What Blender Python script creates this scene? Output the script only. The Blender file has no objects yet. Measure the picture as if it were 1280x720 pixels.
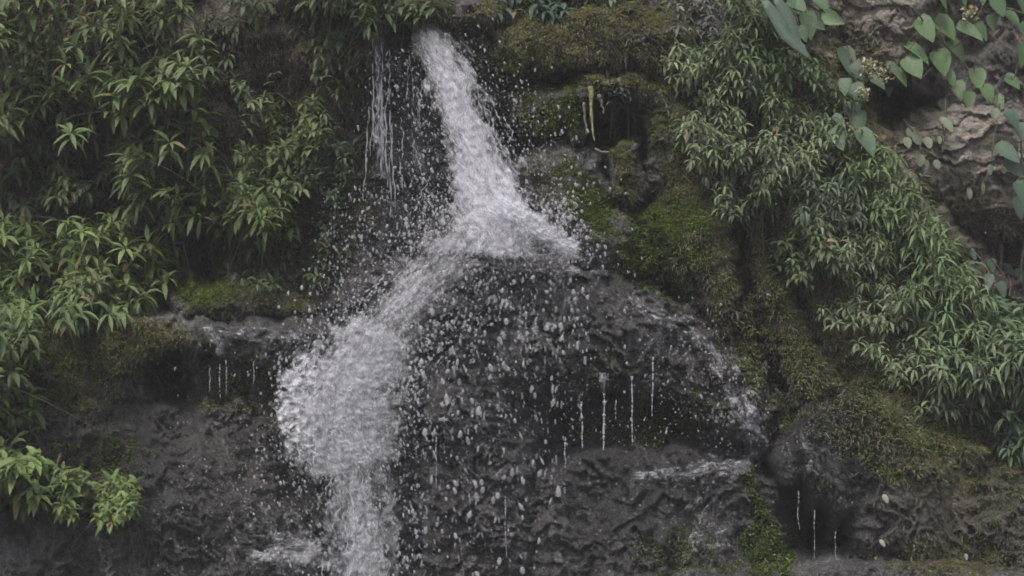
import bpy, math
import numpy as np
C = bpy.context.scene.collection
RNG = np.random.default_rng(7)

# ------------------------------------------------------------------ helpers
CAM = np.array([0.0, -8.0, 1.6])
S = 1/250.0
def P(u, v, D):
    """point seen at photo pixel (u, v) lying D metres behind the reference plane"""
    u, v, D = np.broadcast_arrays(np.asarray(u, float), np.asarray(v, float), np.asarray(D, float))
    k = (8.0+D)/8.0
    return np.stack([(u-640)*S*k, D, 1.6+(360-v)*S*k], -1)

def _h(ix, iy, seed):
    n = (ix.astype(np.int64)*374761393 + iy.astype(np.int64)*668265263 + seed*982451653) & 0xffffffff
    n = ((n ^ (n >> 13))*1274126177) & 0xffffffff
    return ((n ^ (n >> 16)) & 0xffff)/65535.0*2*math.pi
def perlin(x, y, seed=0):
    x, y = np.broadcast_arrays(np.asarray(x, float), np.asarray(y, float))
    x0 = np.floor(x); y0 = np.floor(y); fx = x-x0; fy = y-y0
    def g(i, j):
        a = _h(x0+i, y0+j, seed)
        return np.cos(a)*(fx-i)+np.sin(a)*(fy-j)
    sx = fx*fx*fx*(fx*(fx*6-15)+10); sy = fy*fy*fy*(fy*(fy*6-15)+10)
    a = g(0, 0)*(1-sx)+g(1, 0)*sx; b = g(0, 1)*(1-sx)+g(1, 1)*sx
    return (a*(1-sy)+b*sy)*1.5
def fbm(x, y, seed=0, o=3, g=.5):
    r = 0; a = 1; f = 1
    for i in range(o):
        r = r+a*perlin(x*f, y*f, seed+i*17); a *= g; f *= 2.03
    return r
def ridged(x, y, seed=0, o=3):
    r = 0; a = 1; f = 1
    for i in range(o):
        r = r+a*(1-2*np.abs(perlin(x*f, y*f, seed+i*31))); a *= .5; f *= 2.1
    return r/1.75
def sst(a, b, x):
    t = np.clip((x-a)/(b-a), 0, 1); return t*t*(3-2*t)

def make_mesh(name, V, faces, mat=None, parent=None, smooth=True, attrs=None, uv=None, cols=None):
    V = np.asarray(V, np.float32).reshape(-1, 3)
    me = bpy.data.meshes.new(name)
    groups = faces if isinstance(faces, list) else [faces]
    groups = [np.asarray(f) for f in groups if len(f)]
    me.vertices.add(len(V)); me.vertices.foreach_set('co', V.ravel())
    idx = np.concatenate([f.ravel() for f in groups]).astype(np.int32)
    tot = np.concatenate([np.full(len(f), f.shape[1]) for f in groups]).astype(np.int32)
    st = np.concatenate([[0], np.cumsum(tot)[:-1]]).astype(np.int32)
    me.loops.add(len(idx)); me.loops.foreach_set('vertex_index', idx)
    me.polygons.add(len(tot)); me.polygons.foreach_set('loop_start', st)
    try: me.polygons.foreach_set('loop_total', tot)
    except Exception: pass
    me.polygons.foreach_set('use_smooth', np.full(len(tot), smooth))
    me.update(calc_edges=True)
    for k, a in (attrs or {}).items():
        at = me.attributes.new(k, 'FLOAT', 'POINT'); at.data.foreach_set('value', np.asarray(a, np.float32).ravel())
    if cols is not None:
        at = me.attributes.new('tint', 'FLOAT_COLOR', 'POINT')
        c4 = np.ones((len(V), 4), np.float32); c4[:, :3] = np.asarray(cols).reshape(-1, 3)
        at.data.foreach_set('color', c4.ravel())
    if uv is not None:
        l = me.uv_layers.new(name='UVMap'); l.data.foreach_set('uv', np.asarray(uv, np.float32).reshape(-1, 2)[idx].ravel())
    me.validate()
    if mat: me.materials.append(mat)
    o = bpy.data.objects.new(name, me); C.objects.link(o)
    if parent:
        o.parent = parent
        o.matrix_parent_inverse = parent.matrix_world.inverted() if False else o.matrix_parent_inverse
    return o
def tag(o, label=None, cat=None, group=None, kind=None):
    if label: o['label'] = label
    if cat: o['category'] = cat
    if group: o['group'] = group
    if kind: o['kind'] = kind
    return o
def empty(name, loc):
    o = bpy.data.objects.new(name, None); C.objects.link(o); o.location = loc; o.empty_display_size = .1
    return o

def grid_faces(nr, nc, keep=None):
    i = np.arange(nr*nc).reshape(nr, nc)
    q = np.stack([i[:-1, :-1], i[1:, :-1], i[1:, 1:], i[:-1, 1:]], -1).reshape(-1, 4)
    if keep is not None: q = q[keep.reshape(-1)[q].all(1)]
    return q
def compact(V, q, *arrs):
    used = np.zeros(len(V), bool); used[q.ravel()] = True
    m = np.cumsum(used)-1
    return (V[used], m[q]) + tuple(a[used] for a in arrs)

# ------------------------------------------------------------------ materials
def new_mat(name):
    m = bpy.data.materials.new(name); m.use_nodes = True
    nt = m.node_tree; nt.nodes.clear()
    return m, nt
class NB:
    def __init__(s, nt): s.nt = nt
    def n(s, t, **kw):
        x = s.nt.nodes.new(t)
        for k, v in kw.items():
            if k.startswith('i_'):
                x.inputs[k[2:].replace('_', ' ')].default_value = v
            else: setattr(x, k, v)
        return x
    def l(s, a, b): s.nt.links.new(a, b)
    def math(s, op, a, b=None, clamp=False):
        x = s.n('ShaderNodeMath', operation=op); x.use_clamp = clamp
        for i, y in enumerate((a, b)):
            if y is None: continue
            if isinstance(y, (int, float)): x.inputs[i].default_value = y
            else: s.l(y, x.inputs[i])
        return x.outputs[0]
    def mix(s, f, a, b):
        x = s.n('ShaderNodeMix', data_type='RGBA')
        for i, y in ((0, f), (6, a), (7, b)):
            if isinstance(y, (int, float)): x.inputs[i].default_value = y
            elif isinstance(y, tuple): x.inputs[i].default_value = (*y, 1)
            else: s.l(y, x.inputs[i])
        return x.outputs[2]
    def noise(s, vec, scale, detail=4, rough=.6, dist=0):
        x = s.n('ShaderNodeTexNoise'); s.l(vec, x.inputs['Vector'])
        x.inputs['Scale'].default_value = scale; x.inputs['Detail'].default_value = detail
        x.inputs['Roughness'].default_value = rough; x.inputs['Distortion'].default_value = dist
        return x.outputs['Fac']
    def ramp(s, f, a, b):
        x = s.n('ShaderNodeMapRange', interpolation_type='SMOOTHSTEP')
        s.l(f, x.inputs[0]); x.inputs[1].default_value = a; x.inputs[2].default_value = b
        return x.outputs[0]
    def attr(s, name, out='Fac'):
        return s.n('ShaderNodeAttribute', attribute_name=name).outputs[out]

def rock_material():
    m, nt = new_mat('wet_mossy_rock'); b = NB(nt)
    geo = b.n('ShaderNodeTexCoord').outputs['Object']
    n1 = b.noise(geo, 4, 6, .65, .4); n2 = b.noise(geo, 19, 6, .7); n3 = b.noise(geo, 70, 4, .65); n4 = b.noise(geo, 170, 3, .6)
    moss = b.attr('moss'); soil = b.attr('soil'); wet = b.attr('wet'); pale = b.attr('pale'); olive = b.attr('olive')
    rock = b.mix(b.ramp(n1, .38, .64), (.062, .056, .062), (.118, .108, .114))
    n0 = b.noise(geo, 1.7, 5, .6, .8)
    rock = b.mix(b.ramp(n0, .40, .60), rock, (.165, .152, .152))
    rock = b.mix(b.math('MULTIPLY', b.ramp(n0, .5, .38), .6), rock, (.05, .045, .045))
    rock = b.mix(b.ramp(n2, .50, .62), rock, (.205, .19, .205))
    rock = b.mix(b.ramp(n3, .52, .36), rock, (.03, .028, .027))
    mpz = b.n('ShaderNodeMapping'); b.l(geo, mpz.inputs[0]); mpz.inputs['Scale'].default_value = (1, 1, .3)
    nz = b.noise(mpz.outputs[0], 34, 5, .7, .5)
    rock = b.mix(b.ramp(nz, .54, .40), rock, (.045, .04, .038))
    rock = b.mix(b.ramp(n4, .56, .66), rock, (.30, .29, .295))
    pm = b.math('MULTIPLY', pale, b.ramp(n2, .30, .52), True)
    pale_c = b.mix(b.ramp(n1, .4, .6), (.31, .265, .225), (.34, .31, .26))
    base = b.mix(pm, rock, pale_c)
    # soil / roots
    sm = b.math('MULTIPLY', soil, b.ramp(b.math('ADD', soil, n2), .55, .95), True)
    soil_c = b.mix(b.ramp(n3, .38, .62), (.03, .024, .018), (.13, .105, .075))
    base = b.mix(sm, base, soil_c)
    # olive / brownish moss
    om = b.ramp(b.math('ADD', olive, b.math('MULTIPLY', b.math('SUBTRACT', n2, .5), 1.6)), .35, .6)
    ol_c = b.mix(b.ramp(n3, .35, .65), (.035, .034, .012), (.14, .125, .05))
    base = b.mix(om, base, ol_c)
    # green moss
    mm = b.ramp(b.math('ADD', moss, b.math('MULTIPLY', b.math('SUBTRACT', n2, .5), 1.5)), .38, .62)
    gr_c = b.mix(b.ramp(n3, .35, .65), (.02, .032, .005), (.08, .105, .018))
    gr_c = b.mix(b.ramp(n1, .45, .65), gr_c, (.035, .05, .012))
    base = b.mix(mm, base, gr_c)
    # water darkens what it soaks
    soft = b.math('MAXIMUM', mm, b.math('MAXIMUM', om, sm))
    dk = b.math('SUBTRACT', 1.0, b.math('MULTIPLY', wet, .74))
    hsv = b.n('ShaderNodeHueSaturation'); b.l(base, hsv.inputs['Color']); b.l(dk, hsv.inputs['Value'])
    film = b.math('MULTIPLY', b.math('MULTIPLY', wet, b.ramp(b.math('ADD', n2, b.math('MULTIPLY', wet, .3)), .42, .72)), b.math('SUBTRACT', 1.0, b.math('MULTIPLY', soft, .85)))
    p = b.n('ShaderNodeBsdfPrincipled'); b.l(hsv.outputs[0], p.inputs['Base Color'])
    b.l(b.math('SUBTRACT', .92, b.math('MULTIPLY', film, .30)), p.inputs['Roughness'])
    b.l(b.math('MULTIPLY', b.math('SUBTRACT', 1.0, soft), .3), p.inputs['Specular IOR Level'])
    b.l(film, p.inputs['Coat Weight']); p.inputs['Coat Roughness'].default_value = .17; p.inputs['Coat IOR'].default_value = 1.65
    h = b.math('ADD', b.math('MULTIPLY', n2, .9), b.math('ADD', b.math('MULTIPLY', n3, .8), b.math('MULTIPLY', n4, .5)))
    bu = b.n('ShaderNodeBump'); b.l(b.math('MULTIPLY', h, b.math('ADD', .25, b.ramp(n1, .4, .62))), bu.inputs['Height']); bu.inputs['Distance'].default_value = .04
    b.l(bu.outputs[0], p.inputs['Normal'])
    # rippled running film of water over the stone
    wv = b.noise(geo, 38, 5, .68, 1.2)
    bu2 = b.n('ShaderNodeBump'); b.l(b.math('ADD', wv, b.math('MULTIPLY', n3, .4)), bu2.inputs['Height']); bu2.inputs['Distance'].default_value = .06
    b.l(bu2.outputs[0], p.inputs['Coat Normal'])
    o = b.n('ShaderNodeOutputMaterial'); b.l(p.outputs[0], o.inputs[0])
    return m
def leaf_material(name='leaf', trans=.3, rough=.5):
    m, nt = new_mat(name); b = NB(nt)
    geo = b.n('ShaderNodeTexCoord').outputs['Object']
    col = b.attr('tint', 'Color')
    n = b.noise(geo, 45, 3)
    hs = b.n('ShaderNodeHueSaturation'); b.l(col, hs.inputs['Color']); b.l(b.math('ADD', .72, b.math('MULTIPLY', n, .56)), hs.inputs['Value'])
    p = b.n('ShaderNodeBsdfPrincipled'); b.l(hs.outputs[0], p.inputs['Base Color']); p.inputs['Roughness'].default_value = rough
    p.inputs['Specular IOR Level'].default_value = .45
    bu = b.n('ShaderNodeBump'); b.l(b.noise(geo, 110, 3), bu.inputs['Height']); bu.inputs['Distance'].default_value = .004; b.l(bu.outputs[0], p.inputs['Normal'])
    t = b.n('ShaderNodeBsdfTranslucent'); b.l(hs.outputs[0], t.inputs[0])
    x = b.n('ShaderNodeMixShader'); x.inputs[0].default_value = trans; b.l(p.outputs[0], x.inputs[1]); b.l(t.outputs[0], x.inputs[2])
    o = b.n('ShaderNodeOutputMaterial'); b.l(x.outputs[0], o.inputs[0])
    return m
def simple_mat(name, c1, c2, scale=40, rough=.85):
    m, nt = new_mat(name); b = NB(nt)
    geo = b.n('ShaderNodeTexCoord').outputs['Object']; n = b.noise(geo, scale, 5)
    p = b.n('ShaderNodeBsdfPrincipled'); b.l(b.mix(b.ramp(n, .35, .65), c1, c2), p.inputs['Base Color']); p.inputs['Roughness'].default_value = rough
    bu = b.n('ShaderNodeBump'); b.l(n, bu.inputs['Height']); bu.inputs['Distance'].default_value = .01; b.l(bu.outputs[0], p.inputs['Normal'])
    o = b.n('ShaderNodeOutputMaterial'); b.l(p.outputs[0], o.inputs[0])
    return m
def sheet_material(name='white_water', lo=.40, hi=.68, sx=30, sy=6, amax=.42):
    m, nt = new_mat(name); b = NB(nt)
    uv = b.n('ShaderNodeTexCoord').outputs['UV']
    mp = b.n('ShaderNodeMapping'); b.l(uv, mp.inputs[0]); mp.inputs['Scale'].default_value = (sx, sy, 1)
    n1 = b.noise(mp.outputs[0], 1.0, 5, .62, .9)
    mp2 = b.n('ShaderNodeMapping'); b.l(uv, mp2.inputs[0]); mp2.inputs['Scale'].default_value = (sx*3.5, sy*5, 1)
    n2 = b.noise(mp2.outputs[0], 1.0, 4, .65, .6)
    dens = b.attr('dens')
    mp3 = b.n('ShaderNodeMapping'); b.l(uv, mp3.inputs[0]); mp3.inputs['Scale'].default_value = (sx*.4, sy*.55, 1)
    n0 = b.noise(mp3.outputs[0], 1.0, 3, .5, 1.2)
    v = b.math('ADD', b.math('MULTIPLY', n1, .62), b.math('MULTIPLY', n2, .38))
    v = b.math('ADD', b.math('ADD', v, b.math('MULTIPLY', b.math('SUBTRACT', n0, .5), .35)), b.math('MULTIPLY', b.math('SUBTRACT', dens, 1.0), .42))
    a = b.math('MULTIPLY', b.ramp(v, lo-.06, hi-.06), amax)
    d = b.n('ShaderNodeBsdfPrincipled'); d.inputs['Base Color'].default_value = (.74, .735, .785, 1); d.inputs['Roughness'].default_value = .35
    d.inputs['Specular IOR Level'].default_value = .5
    bu = b.n('ShaderNodeBump'); b.l(v, bu.inputs['Height']); bu.inputs['Distance'].default_value = .014; b.l(bu.outputs[0], d.inputs['Normal'])
    tl = b.n('ShaderNodeBsdfTranslucent'); tl.inputs[0].default_value = (.74, .735, .785, 1)
    x0 = b.n('ShaderNodeMixShader'); x0.inputs[0].default_value = .35; b.l(d.outputs[0], x0.inputs[1]); b.l(tl.outputs[0], x0.inputs[2])
    t = b.n('ShaderNodeBsdfTransparent')
    x = b.n('ShaderNodeMixShader'); b.l(a, x.inputs[0]); b.l(t.outputs[0], x.inputs[1]); b.l(x0.outputs[0], x.inputs[2])
    o = b.n('ShaderNodeOutputMaterial'); b.l(x.outputs[0], o.inputs[0])
    return m
def drop_material(name='water_drop', a=.45, col=(.64, .635, .68)):
    m, nt = new_mat(name); b = NB(nt)
    d = b.n('ShaderNodeBsdfPrincipled'); d.inputs['Base Color'].default_value = (*col, 1); d.inputs['Roughness'].default_value = .18
    tl = b.n('ShaderNodeBsdfTranslucent'); tl.inputs[0].default_value = (*col, 1)
    x0 = b.n('ShaderNodeMixShader'); x0.inputs[0].default_value = .4; b.l(d.outputs[0], x0.inputs[1]); b.l(tl.outputs[0], x0.inputs[2])
    t = b.n('ShaderNodeBsdfTransparent')
    x = b.n('ShaderNodeMixShader'); b.l(b.math('MULTIPLY', b.attr('dens'), a), x.inputs[0]); b.l(t.outputs[0], x.inputs[1]); b.l(x0.outputs[0], x.inputs[2])
    o = b.n('ShaderNodeOutputMaterial'); b.l(x.outputs[0], o.inputs[0])
    return m
M_ROCK = rock_material(); M_LEAF = leaf_material(); M_LEAFG = leaf_material('broad_leaf', .2, .45)
M_STEM = simple_mat('green_brown_stem', (.05, .045, .02), (.09, .085, .05))
M_WOOD = simple_mat('bare_grey_stem', (.07, .06, .05), (.17, .15, .125))
M_MOSS = leaf_material('moss_tuft', .2, .9)
M_SHEET = sheet_material(); M_DROP = drop_material()
def lace_material():
    m, nt = new_mat('lacy_foam'); b = NB(nt)
    uv = b.n('ShaderNodeTexCoord').outputs['UV']; nz = b.n('ShaderNodeTexNoise'); b.l(uv, nz.inputs['Vector']); nz.inputs['Scale'].default_value = 14; nz.inputs['Detail'].default_value = 3
    mx = b.n('ShaderNodeVectorMath', operation='MULTIPLY_ADD'); b.l(nz.outputs['Color'], mx.inputs[0]); mx.inputs[1].default_value = (.07, .07, 0); b.l(uv, mx.inputs[2])
    vo = b.n('ShaderNodeTexVoronoi', feature='DISTANCE_TO_EDGE'); b.l(mx.outputs[0], vo.inputs['Vector']); vo.inputs['Scale'].default_value = 15
    net = b.ramp(vo.outputs['Distance'], .26, .06)
    a = b.math('MULTIPLY', b.math('ADD', net, b.math('MULTIPLY', b.math('SUBTRACT', nz.outputs['Fac'], .45), 1.6), True), b.ramp(b.attr('dens'), .1, .6)); a = b.math('MULTIPLY', a, .42)
    d = b.n('ShaderNodeBsdfPrincipled'); d.inputs['Base Color'].default_value = (.74, .735, .785, 1); d.inputs['Roughness'].default_value = .3
    bu = b.n('ShaderNodeBump'); b.l(net, bu.inputs['Height']); bu.inputs['Distance'].default_value = .006; b.l(bu.outputs[0], d.inputs['Normal'])
    t = b.n('ShaderNodeBsdfTransparent'); x = b.n('ShaderNodeMixShader'); b.l(a, x.inputs[0]); b.l(t.outputs[0], x.inputs[1]); b.l(d.outputs[0], x.inputs[2])
    o = b.n('ShaderNodeOutputMaterial'); b.l(x.outputs[0], o.inputs[0])
    return m
M_LACE = lace_material()

# ------------------------------------------------------------------ painted regions (real patches of moss, soil, wet and pale stone)
# u, v, ru, rv, angle_deg, value
MOSS = [(1000, 410, 50, 90, -28, .55), (1060, 350, 60, 40, 30, .45), (940, 460, 20, 60, -20, .6), (1140, 540, 80, 16, 25, .7), (835, 310, 62, 62, 35, 1.0), (730, 250, 28, 58, -35, .95), (690, 150, 50, 32, 0, .8), (712, 150, 16, 34, 0, .9), (975, 492, 14, 40, -35, 1.0), (958, 662, 15, 60, -24, 1.5), (950, 690, 24, 30, -20, 1.2),
        (845, 520, 90, 30, 0, .55), (650, 90, 60, 30, 0, .6), (590, 50, 40, 30, 0, .5), (830, 160, 45, 60, 0, .55), (262, 368, 45, 24, 0, .85), (60, 460, 75, 50, 0, .6),
        (130, 570, 60, 40, 0, .65), (1190, 520, 60, 20, 35, .9), (1085, 500, 22, 45, 0, .6), (1090, 575, 70, 14, 25, .75), (850, 690, 60, 40, 0, .55), (1250, 620, 70, 50, 0, .4), (760, 460, 50, 40, 0, .35),
        (700, 430, 60, 50, 0, .3), (900, 350, 30, 60, -20, .5), (1022, 600, 8, 30, 0, .4), (300, 470, 60, 25, 0, .45), (1060, 440, 80, 60, 40, .35), (700, 350, 50, 20, 0, .25)]
OLIVE = [(720, 15, 150, 30, 0, .75), (640, 30, 60, 30, 0, .45), (850, 50, 50, 40, 0, .5), (780, 90, 110, 40, 0, .8), (690, 60, 120, 35, 0, .7), (1000, 380, 100, 140, -30, .85), (880, 200, 60, 120, 0, .7), (1000, 430, 50, 90, -25, .75), (1150, 480, 120, 120, 40, .8), (940, 330, 22, 80, -20, .5),
         (80, 440, 130, 70, 0, .75), (170, 430, 90, 40, 0, .6), (330, 370, 90, 30, 0, .55), (330, 240, 90, 120, 0, .5), (430, 60, 60, 50, 0, .5), (1000, 150, 150, 130, 0, .6), (1200, 560, 120, 60, 0, .6),
         (1150, 530, 50, 60, 0, .6), (560, 20, 80, 25, 0, .6), (300, 500, 80, 30, 0, .5), (780, 540, 70, 24, 0, .5), (430, 250, 40, 80, 0, .5), (1200, 700, 120, 30, 0, .5), (940, 712, 90, 10, 0, .5), (660, 130, 30, 60, 0, .5), (780, 215, 20, 50, 0, .8), (700, 230, 50, 45, 0, .4)]
SOIL = [(740, 30, 140, 40, 0, .8), (500, 10, 100, 30, 0, .7), (330, 110, 110, 140, 0, 1.0), (380, 260, 60, 100, 0, .7), (60, 130, 260, 230, 0, 1.0), (980, 400, 110, 150, -35, .8), (950, 300, 20, 60, -15, .9), (1230, 330, 120, 100, 0, .9), (780, 60, 120, 40, 0, .7), (1000, 150, 160, 140, 0, .8), (1150, 470, 120, 120, 0, .8), (1230, 650, 150, 80, 0, .5)]
WET = [(540, 200, 90, 170, 0, 1), (700, 480, 230, 170, 0, 1), (820, 640, 190, 110, 0, 1.0), (300, 620, 260, 150, 0, 1.15), (330, 425, 100, 30, 0, 1.1), (1035, 570, 75, 100, 0, 1.35), (930, 440, 70, 80, 30, 1), (120, 660, 220, 90, 0, .9), (700, 220, 60, 40, 0, .3), (330, 530, 120, 60, 0, .7), (1100, 640, 90, 50, 0, .4), (480, 420, 120, 60, 0, 1), (1000, 712, 300, 10, 0, .5)]
PALE = [(1190, 200, 120, 80, 0, 1.15), (1110, 40, 90, 80, 0, 1.15), (1010, 90, 50, 50, 0, .5), (430, 105, 18, 26, 0, .8), (1110, 40, 70, 70, 0, .8), (1190, 210, 110, 90, 0, .75), (1180, 240, 40, 14, -10, 1), (1120, 270, 60, 30, 0, .5), (300, 600, 90, 50, 20, .45), (295, 580, 16, 36, 20, .8), (330, 610, 14, 30, 0, .7), (140, 545, 26, 14, 0, 1.1), (390, 650, 40, 40, 0, .4), (250, 545, 60, 16, 0, .4),
        (1180, 640, 60, 40, 0, .6), (1250, 60, 50, 60, 0, .4), (630, 40, 30, 24, 0, .5), (1190, 585, 40, 12, 0, .8), (1078, 505, 8, 8, 0, 1.1), (850, 50, 30, 30, 0, .4), (890, 395, 14, 22, -20, .7), (680, 215, 25, 30, 0, .35)]
def paint(lst, u, v):
    r = np.zeros_like(u)
    for (cu, cv, ru, rv, an, val) in lst:
        a = math.radians(an); c, s = math.cos(a), math.sin(a)
        x = ((u-cu)*c+(v-cv)*s)/ru; y = (-(u-cu)*s+(v-cv)*c)/rv
        w = val*np.exp(-((x*x+y*y)**1.5)*.7)
        r = np.maximum(r, w)
    return r
def attributes(u, v, nu):
    """nu: how far the surface faces up, about -1..1"""
    wu = u+15*fbm(u/50, v/50, 71, 4, .6); wv = v+15*fbm(u/50, v/50, 72, 4, .6)
    moss = paint(MOSS, wu, wv); moss = moss*(.85+.3*np.clip(nu, -1, 1))
    return dict(moss=moss, olive=paint(OLIVE, wu, wv)*(.9+.25*np.clip(nu, -1, 1)), soil=paint(SOIL, wu, wv), wet=paint(WET, wu, wv), pale=paint(PALE, wu, wv))

# ------------------------------------------------------------------ rock relief
def idw(cp, u, v):
    num = 0; den = 0
    for (a, b, d) in cp:
        w = 1/(((u-a)**2+(v-b)**2)/900+2.0)**1.6
        num = num+w*d; den = den+w
    return num/den
def sdf(poly, u, v):
    p = np.array(poly, float); n = len(p)
    d = np.full(u.shape, 1e9); ins = np.zeros(u.shape, bool)
    for i in range(n):
        a = p[i]; b = p[(i+1) % n]; e = b-a
        wx = u-a[0]; wy = v-a[1]
        t = np.clip((wx*e[0]+wy*e[1])/(e@e), 0, 1)
        d = np.minimum(d, (wx-e[0]*t)**2+(wy-e[1]*t)**2)
        c = ((a[1] <= v) & (b[1] > v)) | ((b[1] <= v) & (a[1] > v))
        if e[1] != 0: ins ^= c & (u < a[0]+wy*e[0]/e[1])
    return np.where(ins, 1, -1)*np.sqrt(d)
def detail(u, v, seed, A):
    """A: dict of amplitudes in metres; negative = towards the viewer"""
    big, mid, fine = A.get('big', .05), A.get('mid', .03)*1.1, A.get('fine', .009)*1.5
    wu = u+14*fbm(u/45, v/45, seed+5, 3); wv = v+14*fbm(u/45, v/45, seed+6, 3)
    rgh = .25+1.1*sst(-.35, .5, fbm(u/65, v/65, seed+60, 2)); rg2 = .2+1.1*sst(-.3, .5, fbm(u/90, v/90, seed+61, 2))
    d = -big*fbm(wu/95, wv/95, seed, 3)
    d -= mid*rg2*ridged(wu/42, wv/42, seed+1, 4)
    d -= fine*.55*rgh*(fbm(wu/5, wv/8, seed+12, 2, .7)+ridged(wu/7, wv/15, seed+13, 2))
    d -= 1.1*fine*rgh*(fbm(wu/9, wv/9, seed+2, 3, .65)+.6*ridged(wu/16, wv/14, seed+9, 2))
    if 'drape' in A: d -= A['drape']*rg2*(ridged(wu/17, wv/85, seed+3, 3)+.5*fbm(wu/9, wv/55, seed+7, 2))
    if 'strata' in A:
        x = (wv+.18*wu)/30+.5*fbm(wu/90, wv/60, seed+44, 2); d -= A['strata']*(ridged(wu/120, (wv+.15*wu)/17, seed+4, 3)+1.3*(x-np.floor(x)))
    if 'lump' in A: d -= A['lump']*rgh*(1-2.2*np.abs(perlin(wu/24, wv/24, seed+8)))+A['lump']*.4*(1-2*np.abs(perlin(wu/9, wv/9, seed+11)))
    if 'step' in A:   # lips that jut out and drop back underneath
        for per, k, sd2 in ((58., 1., 0), (27., .45, 3)):
            x = wv/per+1.3*fbm(u/75, v/75, seed+20+sd2, 3)+.25*fbm(u/14, v/14, seed+22+sd2, 2); fr = x-np.floor(x)
            amp = A['step']*k*sst(-.35, .35, fbm(u/60, v/40, seed+24+sd2, 2))
            d -= amp*(np.minimum(fr, (1-fr)*7)-.3)
    if 'ribs' in A:   # buttresses running steeply down to the right
        p_ = (wu*.88-wv*.47); q_ = (wu*.47+wv*.88); d -= A['ribs']*(ridged(p_/46, q_/230, seed+31, 3)-.2+.4*ridged(p_/17, q_/110, seed+33, 2))
    return d
DENTS = [(760, 150, 28, 34, .5), (213, 474, 20, 20, .5), (262, 318, 32, 34, .5), (1000, 670, 30, 50, .12), (850, 445, 22, 30, .08), (1112, 135, 50, 28, .35), (660, 505, 40, 40, .10), (690, 100, 55, 14, .2), (928, 340, 8, 75, .25), (968, 470, 8, 40, .2)]
def dents(u, v):
    r = 0
    wu = u+12*fbm(u/25, v/25, 93); wv = v+12*fbm(u/25, v/25, 94)
    for (a, b, ru, rv, d) in DENTS:
        r = r+d*np.exp(-((((wu-a)/ru)**2+((wv-b)/rv)**2)**1.5))
    return r
BASE = [(-300, 100, .5), (0, 0, .5), (0, 300, .6), (130, 200, .6), (250, 320, .65), (350, 80, .34), (350, 250, .38), (450, 40, .28), (450, 180, .36), (540, 120, .42), (540, 260, .30), (600, 50, .2), (700, 30, .22), (800, 40, .3), (1000, 50, .5),
        (1100, 60, .75), (1250, 60, 1.0), (1250, 300, 1.35), (1180, 330, 1.2), (750, 150, .75), (680, 230, .4), (850, 200, .5), (200, 480, .22), (300, 492, .12), (380, 500, .1), (100, 600, .4), (300, 600, .35), (450, 620, .25), (780, 520, .12), (1000, 650, .8), (1030, 690, .7), (1200, 650, .5), (600, 600, .2),
        (1350, 600, .8), (1500, 300, 1.3), (640, -250, .5), (0, -300, .8), (1280, -300, 1.1), (640, -700, 1.3), (640, 850, .3), (0, 850, .3), (1280, 850, .3), (-900, 300, .3), (2200, 300, 1.0)]
def base_D(u, v):
    d = idw(BASE, u, v)
    d = d+detail(u, v, 11, dict(big=.10, mid=.05, fine=.014, drape=.02, lump=.012))+dents(u, v)
    # thin shelf the water shoots over
    d = d-.22*np.exp(-((v-14)/16.0)**4)*sst(440, 480, u)*sst(640, 600, u)
    return d
PATCH = []
def patch(name, label, cat, poly, cp, h=.2, w=60, warp=9, A=None, seed=1, group=None, slope=.02):
    PATCH.append(dict(name=name, label=label, cat=cat, poly=poly, cp=cp, h=h, w=w, warp=warp, A=A or {}, seed=seed, group=group, slope=slope))
patch('rock_ledge', 'mossy brown rock ledge jutting out at the top, right of the falling water', 'rock',
      [(572, 34), (640, 24), (760, 5), (850, 12), (905, 60), (880, 95), (820, 100), (775, 86), (720, 92), (660, 112), (625, 118), (596, 80)],
      [(600, 60, .12), (700, 50, .04), (850, 60, .10)], .16, 34, 12, dict(big=.04, mid=.035, fine=.012, drape=.022, lump=.014), 21)
patch('moss_overhang', 'green moss curtain hanging over the small dark cave', 'mossy rock',
      [(636, 118), (690, 102), (752, 90), (800, 88), (830, 110), (800, 132), (765, 128), (748, 134), (736, 160), (716, 184), (702, 168), (680, 178), (650, 175), (630, 150)],
      [(660, 140, .12), (740, 110, -.02), (800, 110, 0)], .16, 26, 8, dict(big=.03, mid=.02, fine=.012, drape=.025, lump=.012), 22)
patch('boulder', 'rounded boulder with bright green moss just below the small cave', 'boulder',
      [(642, 196), (668, 178), (706, 174), (748, 196), (762, 232), (798, 270), (810, 345), (740, 352), (690, 300), (650, 262)],
      [(680, 200, .06), (720, 250, -.02), (770, 310, -.12)], .25, 42, 9, dict(big=.03, mid=.03, fine=.009, lump=.014), 23, 'rounded boulders around the falls')
patch('rock_pillar', 'small brown knobbly rock pillar at the right edge of the cave', 'rock',
      [(762, 190), (776, 164), (792, 172), (806, 215), (812, 258), (790, 266), (764, 246)],
      [(780, 210, -.02), (790, 250, -.05)], .2, 22, 6, dict(big=.02, mid=.02, fine=.011, lump=.013), 24)
patch('rock_pillar', 'tall moss covered rock pillar sweeping down from the cave to the wet boulder', 'rock',
      [(788, 96), (850, 84), (905, 170), (925, 260), (925, 330), (948, 420), (985, 500), (960, 510), (905, 425), (862, 382), (792, 340), (786, 268), (812, 240), (800, 165)],
      [(830, 130, .06), (840, 220, .02), (850, 310, -.14), (920, 420, -.12), (970, 500, -.12)], .28, 46, 9, dict(big=.03, mid=.025, fine=.010, lump=.010, ribs=.05), 25)
patch('rock_ridge', 'long brown rock rib running steeply down beside the dark groove', 'rock',
      [(912, 262), (945, 262), (975, 330), (1012, 400), (1048, 468), (1046, 500), (1020, 520), (985, 508), (958, 440), (935, 350)],
      [(940, 290, .06), (975, 370, .0), (1010, 470, -.10)], .24, 28, 6, dict(big=.02, mid=.02, fine=.011, lump=.010, ribs=.03), 26)
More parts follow.
